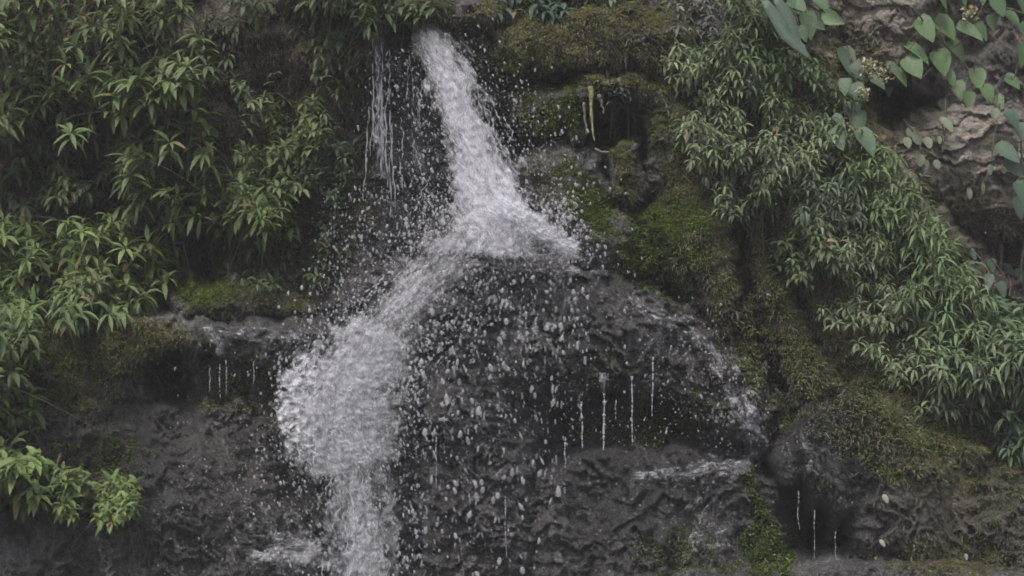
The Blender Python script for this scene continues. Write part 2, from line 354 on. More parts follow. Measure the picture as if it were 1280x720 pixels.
patch('earth_slope', 'steep olive earth bank on the right that the leafy plants grow from', 'earth bank',
      [(838, 20), (900, -40), (985, -60), (1040, 40), (1105, 150), (1160, 250), (1225, 330), (1290, 420), (1400, 560), (1500, 760), (1300, 700), (1180, 600), (1085, 520), (1030, 470), (1000, 390), (950, 300), (905, 230), (865, 130)],
      [(880, 60, .22), (1000, 60, .40), (940, 200, .12), (1080, 220, .28), (1000, 350, .05), (1150, 350, .18), (1080, 470, -.02), (1250, 520, .05), (1350, 650, 0)], .3, 50, 12, dict(big=.07, mid=.04, fine=.012, lump=.010, ribs=.07), 27)
patch('rock_outcrop', 'grey brown layered rock outcrop at the right edge beneath the heart shaped leaves', 'rock',
      [(1088, 176), (1110, 150), (1150, 134), (1215, 124), (1275, 130), (1330, 170), (1330, 290), (1260, 306), (1190, 300), (1140, 262)],
      [(1130, 190, .52), (1200, 160, .55), (1200, 280, .75), (1300, 200, .8)], .3, 40, 10, dict(big=.06, mid=.03, fine=.012, strata=.028), 28)
patch('rock_outcrop', 'bare pinkish grey rock face at the top right between two leafy vines', 'rock',
      [(1036, -60), (1110, -90), (1170, -40), (1166, 40), (1150, 84), (1120, 112), (1080, 112), (1048, 76)],
      [(1090, 40, .52), (1130, 100, .50)], .25, 36, 9, dict(big=.05, mid=.03, fine=.012, strata=.016), 29)
patch('boulder', 'huge dark wet boulder in the middle with water drops raining over it', 'boulder',
      [(512, 392), (545, 334), (610, 318), (702, 322), (765, 338), (832, 366), (892, 402), (940, 446), (988, 508), (974, 560), (940, 585), (905, 560), (860, 520), (820, 492), (770, 500), (730, 492), (700, 505), (676, 560), (690, 640), (690, 850), (478, 850), (500, 560)],
      [(560, 360, -.22), (700, 345, -.20), (640, 430, -.36), (800, 430, -.30), (930, 500, -.28), (560, 560, -.42), (600, 700, -.46), (750, 480, -.34)], .32, 70, 12, dict(big=.06, mid=.035, fine=.010, drape=.018, lump=.005, step=.11), 30, 'rounded boulders around the falls')
patch('rock_shelf', 'dark wet rock shelf under the dripping trickles, bottom centre', 'rock',
      [(668, 590), (720, 566), (800, 560), (880, 566), (940, 575), (968, 610), (992, 700), (1000, 860), (640, 860), (650, 660)],
      [(720, 620, -.40), (850, 590, -.36), (950, 640, -.40), (800, 700, -.52), (960, 710, -.45)], .22, 46, 9, dict(big=.05, mid=.03, fine=.009, drape=.008, lump=.004, step=.08), 31)
patch('rock_ledge', 'wet left ledge with a ragged dripping lip beside the white foam', 'rock',
      [(120, 404), (170, 392), (240, 398), (310, 400), (400, 398), (430, 430), (390, 462), (340, 470), (316, 448), (296, 458), (262, 446), (240, 462), (232, 440), (206, 446), (176, 470), (130, 480), (90, 470)],
      [(150, 430, -.05), (280, 415, -.06), (400, 430, -.12)], .16, 24, 8, dict(big=.03, mid=.02, fine=.009, drape=.03, lump=.006, step=.03), 32)
patch('moss_mound', 'low green moss cushion under the leafy shrubs on the left ledge', 'moss',
      [(214, 372), (240, 348), (290, 346), (350, 362), (400, 380), (410, 404), (300, 408), (216, 404)],
      [(260, 370, .06), (350, 390, .08)], .16, 24, 7, dict(big=.02, mid=.02, fine=.012, lump=.02), 33)
patch('boulder', 'lumpy wet boulder with pale patches at the lower left', 'boulder',
      [(-140, 520), (40, 500), (120, 484), (180, 492), (232, 506), (300, 500), (352, 520), (392, 566), (420, 620), (440, 700), (440, 860), (-140, 860)],
      [(0, 560, -.05), (160, 530, -.06), (300, 560, -.14), (380, 640, -.22), (200, 690, -.30), (0, 700, -.25)], .26, 60, 12, dict(big=.09, mid=.05, fine=.012, lump=.008, step=.03), 34, 'rounded boulders around the falls')
patch('mossy_bank', 'brownish moss covered bank at the left edge below the shrubs', 'bank',
      [(-160, 380), (20, 392), (90, 404), (150, 430), (190, 470), (186, 500), (120, 516), (40, 530), (-160, 560)],
      [(0, 440, -.02), (130, 460, -.02)], .2, 46, 10, dict(big=.04, mid=.03, fine=.014, lump=.02), 35)
patch('boulder', 'dark block shaped boulder with a wet lilac sheen at the lower right', 'boulder',
      [(956, 566), (972, 532), (1008, 504), (1056, 490), (1110, 492), (1156, 530), (1186, 590), (1192, 650), (1176, 712), (1074, 712), (1060, 690), (1052, 655), (1040, 672), (1026, 636), (1012, 648), (1000, 612), (984, 622), (968, 604)],
      [(980, 570, -.36), (1050, 530, -.46), (1040, 600, -.52), (1100, 590, -.56), (1150, 620, -.50), (1100, 680, -.46), (1070, 690, -.42), (1120, 520, -.36)], .36, 30, 5, dict(big=.03, mid=.03, fine=.012, drape=.04, lump=.008, step=.05), 36, 'rounded boulders around the falls', .035)
patch('boulder', 'broad brown rough boulder with mossy top filling the lower right corner', 'boulder',
      [(1034, 478), (1086, 462), (1140, 488), (1200, 540), (1250, 572), (1330, 588), (1460, 600), (1460, 860), (1090, 860), (1078, 700), (1090, 610), (1060, 520)],
      [(1080, 500, -.18), (1130, 560, -.22), (1250, 620, -.24), (1120, 700, -.34), (1300, 700, -.36)], .26, 50, 10, dict(big=.07, mid=.045, fine=.012, drape=.014, lump=.010, step=.07), 37, 'rounded boulders around the falls')
patch('rock_shelf', 'low smooth rock sill along the bottom right edge of the scene', 'rock',
      [(770, 722), (860, 708), (960, 704), (1040, 706), (1100, 698), (1180, 708), (1300, 712), (1460, 706), (1460, 860), (770, 860)],
      [(800, 760, -.62), (1100, 760, -.66), (1300, 760, -.6)], .12, 20, 6, dict(big=.03, mid=.012, fine=.008), 38)

def patch_D(p, u, v):
    sd = sdf(p['poly'], u, v)
    near = sd > -60
    out = np.full(u.shape, 9.0); sdo = np.full(u.shape, -99.0)
    uu, vv, s = u[near], v[near], sd[near]
    s = s + p['warp']*fbm(uu/34, vv/34, p['seed']+50, 3) + 2.0*fbm(uu/7, vv/7, p['seed']+51, 2)
    e = np.clip(s/p['w'], 0, 1)
    d = idw(p['cp'], uu, vv)+p['h']*(1-np.sqrt(1-(1-e)**2))
    d = d+detail(uu, vv, p['seed'], p['A'])*(.35+.65*sst(0, 14, s))
    d = d+dents(uu, vv)*.8
    d = d+np.where(s < 0, -s*p['slope'], 0)
    out[near] = d; sdo[near] = s
    return out, sdo

# surface raster used for placing what grows on the rock
RU = np.arange(-160, 1441, 4.0); RV = np.arange(-120, 841, 4.0)
GU, GV = np.meshgrid(RU, RV)
SURF = base_D(GU, GV)
for p in PATCH:
    d, s = patch_D(p, GU, GV)
    SURF = np.where((s > -15), np.minimum(SURF, d), SURF)
def surf(u, v):
    i = np.clip(((v-RV[0])/4).round().astype(int), 0, len(RV)-1); j = np.clip(((u-RU[0])/4).round().astype(int), 0, len(RU)-1)
    return SURF[i, j]
def facing_up(u, v, D):
    # rough upward facing measure from the depth slope
    return np.clip(-np.gradient(D, axis=0)*60, -1, 1)

def build_rock(name, U, V, D, keep, step):
    X = P(U, V, D)
    q = grid_faces(*U.shape, keep=keep)
    nu = facing_up(U, V, D)
    at = attributes(U, V, nu)
    ks = list(at)
    r = compact(X.reshape(-1, 3), q, *[at[k].ravel() for k in ks])
    return make_mesh(name, r[0], r[1][:, ::1], M_ROCK, attrs=dict(zip(ks, r[2:])))

def axis(lo, flo, fhi, hi, f, c):
    return np.concatenate([np.arange(lo, flo, c), np.arange(flo, fhi, f), np.arange(fhi, hi+c, c)])
U, V = np.meshgrid(axis(-900, -20, 1300, 2200, 2.4, 14.), axis(-1100, -20, 740, 1010, 2.4, 14.))
Db = base_D(U, V)
cl = build_rock('cliff', U, V, Db, None, 2)
tag(cl, 'dark damp brown and grey cliff face behind the whole waterfall', kind='structure')
for p in PATCH:
    pp = np.array(p['poly'], float); st = 1.7
    u0, v0 = pp.min(0)-26; u1, v1 = pp.max(0)+26
    u0, u1, v1 = max(u0, -200), min(u1, 1480), min(v1, 850)
    U, V = np.meshgrid(np.arange(u0, u1, st), np.arange(v0, v1, st))
    D, s = patch_D(p, U, V)
    o = build_rock(p['name'], U, V, D, s > -22, st)
    tag(o, p['label'], p['cat'], p['group'])

# ground and pool at the foot, out to the horizon
m_ground = simple_mat('forest_ground', (.03, .028, .018), (.07, .06, .04), 3)
g = make_mesh('ground', [(-3000, -3000, -.25), (3000, -3000, -.25), (3000, 3000, -.25), (-3000, 3000, -.25)], np.array([[0, 1, 2, 3]]), m_ground, smooth=False)
tag(g, 'dark damp ground at the foot of the falls', kind='structure')
mw, nt = new_mat('pool_water'); b = NB(nt)
pw = b.n('ShaderNodeBsdfPrincipled'); pw.inputs['Base Color'].default_value = (.03, .035, .03, 1); pw.inputs['Roughness'].default_value = .08
geo = b.n('ShaderNodeTexCoord').outputs['Object']; bu = b.n('ShaderNodeBump'); b.l(b.noise(geo, 8, 4), bu.inputs['Height']); bu.inputs['Distance'].default_value = .04
b.l(bu.outputs[0], pw.inputs['Normal']); o_ = b.n('ShaderNodeOutputMaterial'); b.l(pw.outputs[0], o_.inputs[0])
ang = np.linspace(0, 2*math.pi, 48, endpoint=False)
V_ = np.stack([4.2*np.cos(ang)*(1+.1*np.sin(3*ang)), -2.0+2.6*np.sin(ang)*(1+.08*np.cos(5*ang)), np.full(48, -.2)], -1)
pool = make_mesh('water', V_, np.arange(48).reshape(1, -1), mw, smooth=False); tag(pool, 'dark plunge pool at the foot of the falls', kind='structure')

# ------------------------------------------------------------------ leaves
def nrm(a): return a/np.maximum(np.linalg.norm(a, axis=-1, keepdims=True), 1e-9)
PROF = {'lance': ([0, .1, .3, .55, .8, 1], [.05, .45, 1, .9, .42, .0]),
        'heart': ([0, .06, .25, .5, .8, 1], [.25, .8, 1, .88, .45, .0]),
        'round': ([0, .1, .3, .55, .85, 1], [.2, .7, 1, 1, .6, .05]),
        'blade': ([0, .15, .4, .7, .9, 1], [.4, .8, 1, .8, .4, .0])}
def leaf_mesh(b, d, L, W, droop, fold=.35, prof='lance', up=None):
    """arrays: base (N,3), direction (N,3), length, width, droop; returns verts (N,18,3) and faces"""
    N = len(b); ts, ws = map(np.array, PROF[prof]); K = len(ts)
    up = np.tile([0, -.25, 1.0], (N, 1)) if up is None else up
    pts = np.zeros((N, K, 3, 3)); pos = b.copy(); prev = 0
    tw = RNG.normal(0, .25, (N, 1))
    side0 = nrm(np.cross(d, up))
    for k, t in enumerate(ts):
        dk = nrm(d+np.array([0, 0, -1.])*(droop[:, None]*t*1.6))
        pos = pos+dk*(L[:, None]*(t-prev)); prev = t
        side = nrm(side0-dk*(side0*dk).sum(1, keepdims=True)); nn = np.cross(side, dk)
        side = nrm(side+nn*tw*(t+.3))
        nn = nrm(np.cross(side, dk))
        w = (W*ws[k]*.5)[:, None]
        pts[:, k, 0] = pos-side*w+nn*w*fold; pts[:, k, 1] = pos; pts[:, k, 2] = pos+side*w+nn*w*fold
    base = (np.arange(N)*K*3)[:, None, None]
    f = []
    for k in range(K-1):
        for j in (0, 1):
            a = k*3+j; f.append([a, a+1, a+4, a+3])
    f = (np.array(f)[None]+base).reshape(-1, 4)
    return pts.reshape(N, -1, 3), f
def tube_mesh(paths, rad, sides=4):
    """paths (N,K,3), rad (N,K)"""
    N, K, _ = paths.shape
    t = nrm(np.gradient(paths, axis=1)); ref = np.array([.3, 1, .2])
    a = nrm(np.cross(t, ref)); c = np.cross(t, a)
    an = np.arange(sides)*2*math.pi/sides
    V = paths[:, :, None]+rad[:, :, None, None]*(a[:, :, None]*np.cos(an)[:, None]+c[:, :, None]*np.sin(an)[:, None])
    i = np.arange(N*K*sides).reshape(N, K, sides); r = np.roll(i, -1, 2)
    f = np.stack([i[:, :-1], r[:, :-1], r[:, 1:], i[:, 1:]], -1).reshape(-1, 4)
    return V.reshape(-1, 3), f
def sprigs(tips, axis_, L, W, n=6, tiers=2, droop=.6, spread=(55, 80), prof='lance', col=(.05, .09, .03), cvar=.25, back=.3, gap=.045, fold=.35, tip_yellow=.15):
    """whorls of leaves at and behind each tip; returns foliage (V,F,cols) and stems (V,F)"""
    B, Dr, LL, WW, DD, CC = [], [], [], [], [], []
    axis_ = nrm(axis_)
    ref = np.where(np.abs(axis_[:, 2:3]) > .9, [[1., 0, 0]], [[0, 0, 1.]])
    e1 = nrm(np.cross(axis_, ref)); e2 = np.cross(axis_, e1)
    N = len(tips)
    shade = RNG.normal(1, cvar*.6, (N, 1)).clip(.5, 1.6)
    for k in range(tiers):
        m = n if k == 0 else max(3, n-2)
        off = RNG.uniform(0, 6.28, N)
        for j in range(m):
            az = off+j*2*math.pi/m+RNG.normal(0, .25, N)
            po = np.radians(RNG.uniform(*spread, N)+(8 if k else -6))
            d = axis_*np.cos(po)[:, None]+(e1*np.cos(az)[:, None]+e2*np.sin(az)[:, None])*np.sin(po)[:, None]
            keepm = RNG.random(N) < (.95 if k == 0 else .8)
            l = L*RNG.uniform(.65, 1.15, N)*(1 if k == 0 else 1.08)
            B.append((tips-axis_*(gap*k)+d*.004)[keepm]); Dr.append(d[keepm]); LL.append(l[keepm]); WW.append((W*l/L*RNG.uniform(.85, 1.15, N))[keepm]); DD.append((droop*RNG.uniform(.5, 1.5, N))[keepm])
            c = np.where(RNG.random((N, 1)) < .025, np.array([[.16, .12, .05]]), np.array(col))*shade*RNG.normal(1, cvar*.5, (N, 1)).clip(.6, 1.5)
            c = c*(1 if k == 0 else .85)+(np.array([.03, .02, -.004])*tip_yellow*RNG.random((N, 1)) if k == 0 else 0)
            CC.append(c[keepm])
    B, Dr, LL, WW, DD, CC = map(np.concatenate, (B, Dr, LL, WW, DD, CC))
    V, F = leaf_mesh(B, Dr, LL, WW, DD, fold, prof)
    cols = np.repeat(CC[:, None], V.shape[1], 1)
    t = np.linspace(0, 1, 6)[None, :, None]
    root = tips-axis_*back+np.array([0, .10, -.10])*1.0+RNG.normal(0, .03, (N, 3)); root[:, 1] = np.maximum(root[:, 1], tips[:, 1]+back*.6)
    ctrl = tips-axis_*(back*.5)+np.array([0, 0, .03])
    path = root[:, None]*(1-t)**2+ctrl[:, None]*2*t*(1-t)+tips[:, None]*t**2
    rad = np.tile(np.linspace(.0045, .0018, 6), (N, 1))*(L/.14)**.6
    SV, SF = tube_mesh(path, rad, 4)
    return V.reshape(-1, 3), F, cols.reshape(-1, 3), SV, SF
def sample_poly(poly, n, gap_seed=None, gap_thr=-.1, gap_scale=45):
    p = np.array(poly, float); lo, hi = p.min(0), p.max(0); out = []
    tries = 0
    while len(out) < n and tries < 60:
        q = RNG.uniform(lo, hi, (n*3, 2)); k = sdf(poly, q[:, 0], q[:, 1]) > 0
        if gap_seed is not None: k &= fbm(q[:, 0]/gap_scale, q[:, 1]/gap_scale, gap_seed, 2) > gap_thr
        out += list(q[k]); tries += 1
    return np.array(out[:n])
def relax(pts, it=4, r=10):
    for _ in range(it):
        d = pts[:, None]-pts[None]; dist = np.linalg.norm(d, axis=-1)+1e-6; np.fill_diagonal(dist, 1e9)
        w = np.clip((r-dist)/r, 0, 1)[..., None]
        pts = pts+(d/dist[..., None]*w).sum(1)*r*.35
    return pts
def plant(name, label, cat, group, poly, n, L=.14, W=.036, ax=(0, -.8, .5), axr=.35, off=(.05, .3), col=(.05, .09, .03), gap=None, clump=.15, relax_r=14, **kw):
    pts = relax(sample_poly(poly, n, gap), 3, relax_r)
    D = surf(pts[:, 0], pts[:, 1])-RNG.uniform(*off, len(pts))-clump*np.clip(fbm(pts[:, 0]/70, pts[:, 1]/70, 301, 2), -.5, 1)
    tips = P(pts[:, 0], pts[:, 1], D)
    axs = np.array(ax)+RNG.normal(0, axr, (len(pts), 3))
    V, F, cols, SV, SF = sprigs(tips, axs, L, W, col=col, back=kw.pop('back', (off[0]+off[1])*.6+.12), **kw)
    c0 = tips.mean(0); c0[1] = D.max()
    root = empty(name, c0); tag(root, label, cat, group)
    a = make_mesh('foliage', V-c0, F, kw.get('mat', M_LEAF), root, cols=cols)
    s = make_mesh('stem', SV-c0, SF, M_STEM, root)
    return root

G1 = (.092, .132, .042); G2 = (.068, .10, .04); G3 = (.112, .16, .046); GG = (.145, .185, .095)
SH = 'leafy shrubs on the left side of the falls'
def left(label, poly, n, **kw):
    d = dict(L=.125, W=.030, ax=(.1, -.7, .45), axr=.36, off=(.05, .5), clump=.26, col=G1, gap=77, thr=-.3, n=6, droop=.5, spread=(55, 92), fold=.5)
    num = int(n*1.6); d.update(kw); d['L'] *= .80; d['W'] *= .86; nn = d.pop('n', 6)
    return plant('leafy_shrub', label, 'shrub', SH, poly, num, **{**d, 'n': nn} if False else d, **{'n_leaves': nn}) if False else plant2('leafy_shrub', label, 'shrub', SH, poly, num, nn, d)
def plant2(name, label, cat, group, poly, count, nl, d):
    d = dict(d); 
    pts = relax(sample_poly(poly, count, d.pop('gap', None), d.pop('thr', -.1), 34), 3, d.pop('relax_r', 10))
    off = d.pop('off'); clump = d.pop('clump', .15); ax = d.pop('ax'); axr = d.pop('axr'); L = d.pop('L'); W = d.pop('W'); mat = d.pop('mat', M_LEAF)
    D = surf(pts[:, 0], pts[:, 1])-RNG.uniform(*off, len(pts))-clump*np.clip(fbm(pts[:, 0]/70, pts[:, 1]/70, 301, 2), -.5, 1)
    tips = P(pts[:, 0], pts[:, 1], D)
    axs = np.array(ax)+RNG.normal(0, axr, (len(pts), 3))
    V, F, cols, SV, SF = sprigs(tips, axs, L, W, n=nl, back=d.pop('back', (off[0]+off[1])*.6+.10), **d)
    c0 = tips.mean(0); c0[1] = D.max()+.05
    root = empty(name, c0); tag(root, label, cat, group)
    make_mesh('foliage', V-c0, F, mat, root, cols=cols)
    make_mesh('stem', SV-c0, SF, M_STEM, root)
    return root
left('leafy shrub in the upper left corner with broad drooping light green sprays', [(-60, -40), (80, -40), (95, 60), (70, 110), (-60, 100)], 46)
left('leafy shrub along the top edge whose sprays reach right over the brown earth', [(80, -40), (215, -40), (235, 20), (262, 90), (240, 108), (170, 80), (95, 60)], 46)
left('leafy shrub with long pale star shaped sprays below the top left corner', [(-40, 100), (70, 110), (120, 90), (150, 150), (110, 170), (40, 160), (-40, 165)], 34, L=.15)
left('leafy shrub with a pale broad rosette hanging near the brown earth wall', [(120, 85), (240, 105), (262, 150), (268, 180), (215, 165), (150, 140)], 34, L=.15, W=.04)
left('dim sparse shrub in the shaded hollow at the left edge', [(-40, 165), (60, 165), (130, 180), (150, 250), (90, 262), (-40, 255)], 36, col=G2, off=(0, .2), L=.11, droop=1)
left('leafy shrub with bright fresh tips hanging above the dark gap', [(140, 150), (215, 165), (262, 200), (255, 280), (220, 290), (160, 260)], 40, L=.14)
left('leafy shrub spilling right over the earth wall beside the falls', [(255, 190), (320, 215), (345, 262), (320, 300), (275, 296), (240, 270)], 40, L=.11, W=.028)
left('small leaved shrub in front of the mossy earth just left of the splash', [(300, 185), (365, 190), (380, 225), (360, 300), (330, 290)], 44, L=.085, W=.024, off=(.05, .25), col=G1)
left('bright yellow green shrub sticking up at the left edge of the middle', [(-40, 262), (40, 285), (70, 330), (60, 390), (-40, 400)], 46, ax=(.2, -.6, .7), col=G3, off=(.2, .55))
left('large leafy shrub leaning right over the left ledge with upright tips', [(50, 285), (130, 270), (190, 290), (222, 318), (210, 350), (130, 360), (60, 345)], 58, ax=(.35, -.6, .55), col=G3, off=(.15, .5))
left('leafy shrub hanging low over the mossy bank with long narrow leaves', [(60, 345), (130, 360), (190, 355), (150, 388), (110, 405), (70, 398)], 30, col=G1, off=(.2, .5), L=.14, droop=1)
left('leafy shrub at the left edge drooping over the brown moss bank', [(-40, 395), (30, 392), (52, 420), (40, 450), (10, 480), (-40, 490)], 34, col=G1, off=(.1, .4))
left('small sprawling plant on the left edge among brown moss', [(-40, 470), (18, 480), (50, 500), (40, 530), (-40, 540)], 20, col=G1, off=(.05, .25), L=.11)
left('bright green low plant with broad leaves at the lower left edge', [(-40, 555), (50, 560), (75, 590), (60, 620), (-40, 625)], 34, col=G3, off=(.1, .35), L=.13, W=.04)
left('bright green small leaved plant trailing over the lower left boulder', [(70, 590), (120, 592), (162, 600), (168, 632), (130, 652), (80, 640)], 44, col=G3, off=(.08, .3), L=.075, W=.028)
left('trailing dark green small leaved plant under the dark gap', [(270, 318), (330, 305), (390, 318), (400, 345), (340, 352), (280, 348)], 40, col=G2, off=(.02, .16), L=.08, W=.022)
left('fine leaved plant clinging to the wall beside the thin water strands', [(378, 190), (440, 180), (452, 240), (430, 300), (385, 310), (370, 260)], 56, col=(.04, .065, .028), off=(.0, .14), L=.06, W=.02)
left('sparse small plant growing out of the brown earth wall', [(280, 70), (340, 90), (330, 160), (290, 140)], 9, col=GG, off=(.0, .1), L=.08, W=.024)
left('small green plant beside the pale stained rock left of the falls', [(340, 120), (400, 130), (410, 180), (370, 200), (335, 170)], 26, col=G1, off=(.0, .14), L=.08, W=.022)
left('shrub with narrow leaves above the lip left of the water', [(355, -30), (470, -30), (468, 25), (430, 45), (380, 50), (362, 20)], 50, col=G2, off=(.02, .25), L=.11, W=.026)
left('sparse plant hanging from the top edge over the brown earth', [(225, -30), (350, -30), (350, 12), (300, 25), (240, 20)], 9, col=G2, off=(.0, .16), L=.09, W=.024)
WL = 'small plants creeping over the earth wall left of the falls'
for lab_, poly_, n_ in (('thin creeping plant high on the earth wall right of the top shrub', [(245, 20), (300, 25), (300, 80), (262, 80)], 22),
                      ('creeping plant hanging down the wall left of the thin water strands', [(385, 50), (455, 60), (455, 120), (400, 120)], 40),
                      ('mossy small leaved plant beside the pale stained stone', [(380, 120), (455, 130), (460, 190), (390, 185)], 40),
                      ('damp green plant in the splash zone at the foot of the earth wall', [(380, 290), (440, 290), (430, 350), (385, 350)], 34)):
    plant2('creeping_plant', lab_, 'plant', WL, poly_, max(8, int(n_*.5)), 5, dict(L=.065, W=.018, ax=(0, -.7, .3), axr=.4, off=(.0, .12), col=(.075, .10, .045), droop=.8, clump=.05, fold=.5))
TP = 'small plants along the top edge above the falls'
def small(label, poly, n, group=TP, name='small_plant', cat='plant', **kw):
    d = dict(L=.085, W=.026, ax=(0, -.7, .5), axr=.35, off=(.0, .12), col=G2, droop=.7); d.update(kw)
    return plant2(name, label, cat, group, poly, n, d.pop('nl', 5), d)
small('low green plant overhanging the lip right above the white water', [(465, -20), (560, -20), (560, 12), (470, 20)], 30)
small('small blue green plant at the top edge right of the lip', [(615, -20), (700, -20), (705, 14), (630, 18)], 26, col=(.045, .085, .055))
small('small green plant at the top edge above the brown ledge', [(705, -20), (770, -20), (765, 10), (710, 14)], 18)
small('pale silvery small plant perched at the top of the green slope', [(838, 2), (885, 0), (888, 38), (850, 42)], 26, col=(.10, .115, .09), L=.06, W=.018)
small('silvery little plant growing at the roof of the small cave', [(748, 98), (785, 98), (790, 132), (758, 138)], 14, col=(.085, .11, .085), L=.075, W=.02, off=(.0, .06))
RS = 'small leaved plants covering the slope on the right'
def right(label, poly, n, **kw):
    d = dict(L=.076, W=.0145, ax=(-.15, -.75, .35), axr=.3, off=(.02, .24), col=GG, clump=.12, droop=.75, spread=(55, 90), fold=.65, tip_yellow=.1, relax_r=10, gap=61, thr=-.05); d.update(kw); d['L'] *= .80; n = int(n*1.5)
    return plant2('slope_plant', label, 'plant', RS, poly, n, d.pop('nl', 5), d)
right('grassy yellow green plant at the very top of the right slope', [(880, -20), (960, -20), (985, 40), (930, 60), (890, 50)], 62, col=(.085, .115, .05), W=.014, L=.11)
right('grey green plant just right of the silvery tuft on the upper slope', [(842, 60), (930, 55), (940, 105), (850, 112)], 72)
right('grey green plant against the mossy pillar on the upper slope', [(846, 112), (940, 105), (935, 165), (862, 170)], 70)
right('bright green grassy clump under the long blue green blade', [(935, 50), (1000, 60), (1050, 120), (1010, 150), (940, 110)], 80, col=(.075, .115, .045), W=.015)
right('dense dusty green plant in the middle of the right slope', [(862, 170), (950, 160), (970, 215), (900, 225)], 64)
right('dense grey green plant below the heart shaped leaves', [(940, 110), (1010, 150), (1070, 160), (1060, 215), (970, 215), (945, 160)], 92)
right('darker sparse plant on the lower edge of the leafy slope', [(905, 225), (975, 218), (1010, 262), (960, 275), (915, 258)], 40, col=G2)
right('silvery narrow leaved plant hanging at the centre of the slope', [(975, 218), (1060, 215), (1085, 270), (1010, 285)], 66, col=(.085, .115, .065))
right('bright feathery plant below the layered rock outcrop', [(1062, 165), (1110, 190), (1150, 250), (1120, 270), (1060, 215)], 74, col=(.11, .155, .06), W=.015, L=.10, ax=(.25, -.7, .1))
right('bright feathery plant halfway down the slope rim', [(1080, 255), (1150, 245), (1195, 310), (1170, 345), (1110, 320)], 84, col=(.115, .165, .065), W=.015, L=.11, ax=(.3, -.7, .05))
right('isolated dark plant on the bare brown earth below the slope centre', [(955, 290), (1020, 285), (1045, 330), (1000, 345), (965, 330)], 30, col=G2, W=.028)
right('narrow leaved plant between bare earth and feathery rim', [(1020, 285), (1085, 275), (1120, 325), (1070, 350), (1040, 330)], 40, col=GG)
right('thin sprawling plant over the bare earth under the slope plants', [(1030, 345), (1110, 400), (1150, 450), (1080, 440), (1030, 390)], 26, L=.07)
right('scattered little plant low on the slope above the mossy boulder top', [(1090, 440), (1160, 470), (1200, 530), (1130, 500)], 20, L=.07)
right('loose pale plant between the mossy pillar and the slope plants', [(870, 170), (905, 225), (930, 262), (900, 265), (872, 215)], 22, L=.065)
right('large bright feathery plant at the right rim near the bare stems', [(1150, 320), (1195, 310), (1240, 370), (1245, 420), (1180, 400), (1140, 360)], 92, col=(.115, .165, .07), W=.014, L=.12, ax=(.35, -.7, .05))
right('trailing plant on a root line across the brown earth', [(1075, 352), (1110, 345), (1145, 395), (1120, 410)], 22, col=GG, L=.07)
right('bright green plant above the lower rim of the slope', [(1140, 360), (1190, 400), (1200, 450), (1150, 440), (1130, 400)], 60, col=(.10, .15, .06), W=.018, L=.10)
right('long leaved pale plant at the right edge of the slope', [(1200, 415), (1260, 400), (1300, 450), (1260, 480), (1205, 465)], 70, col=(.11, .155, .075), W=.018, L=.12)
right('pale sprawling plant low on the slope above the brown boulder', [(1150, 445), (1210, 460), (1235, 510), (1190, 510), (1150, 480)], 54, col=GG, L=.09)
right('dark green large leaved plant at the right edge above the boulder', [(1215, 475), (1300, 460), (1320, 560), (1260, 560), (1220, 520)], 54, col=(.075, .11, .06), L=.105, W=.024)
right('green shrub behind the slope rim at the right edge', [(1240, 375), (1320, 380), (1330, 470), (1262, 440)], 50, col=(.055, .10, .04), L=.11, W=.03, off=(.0, .2))

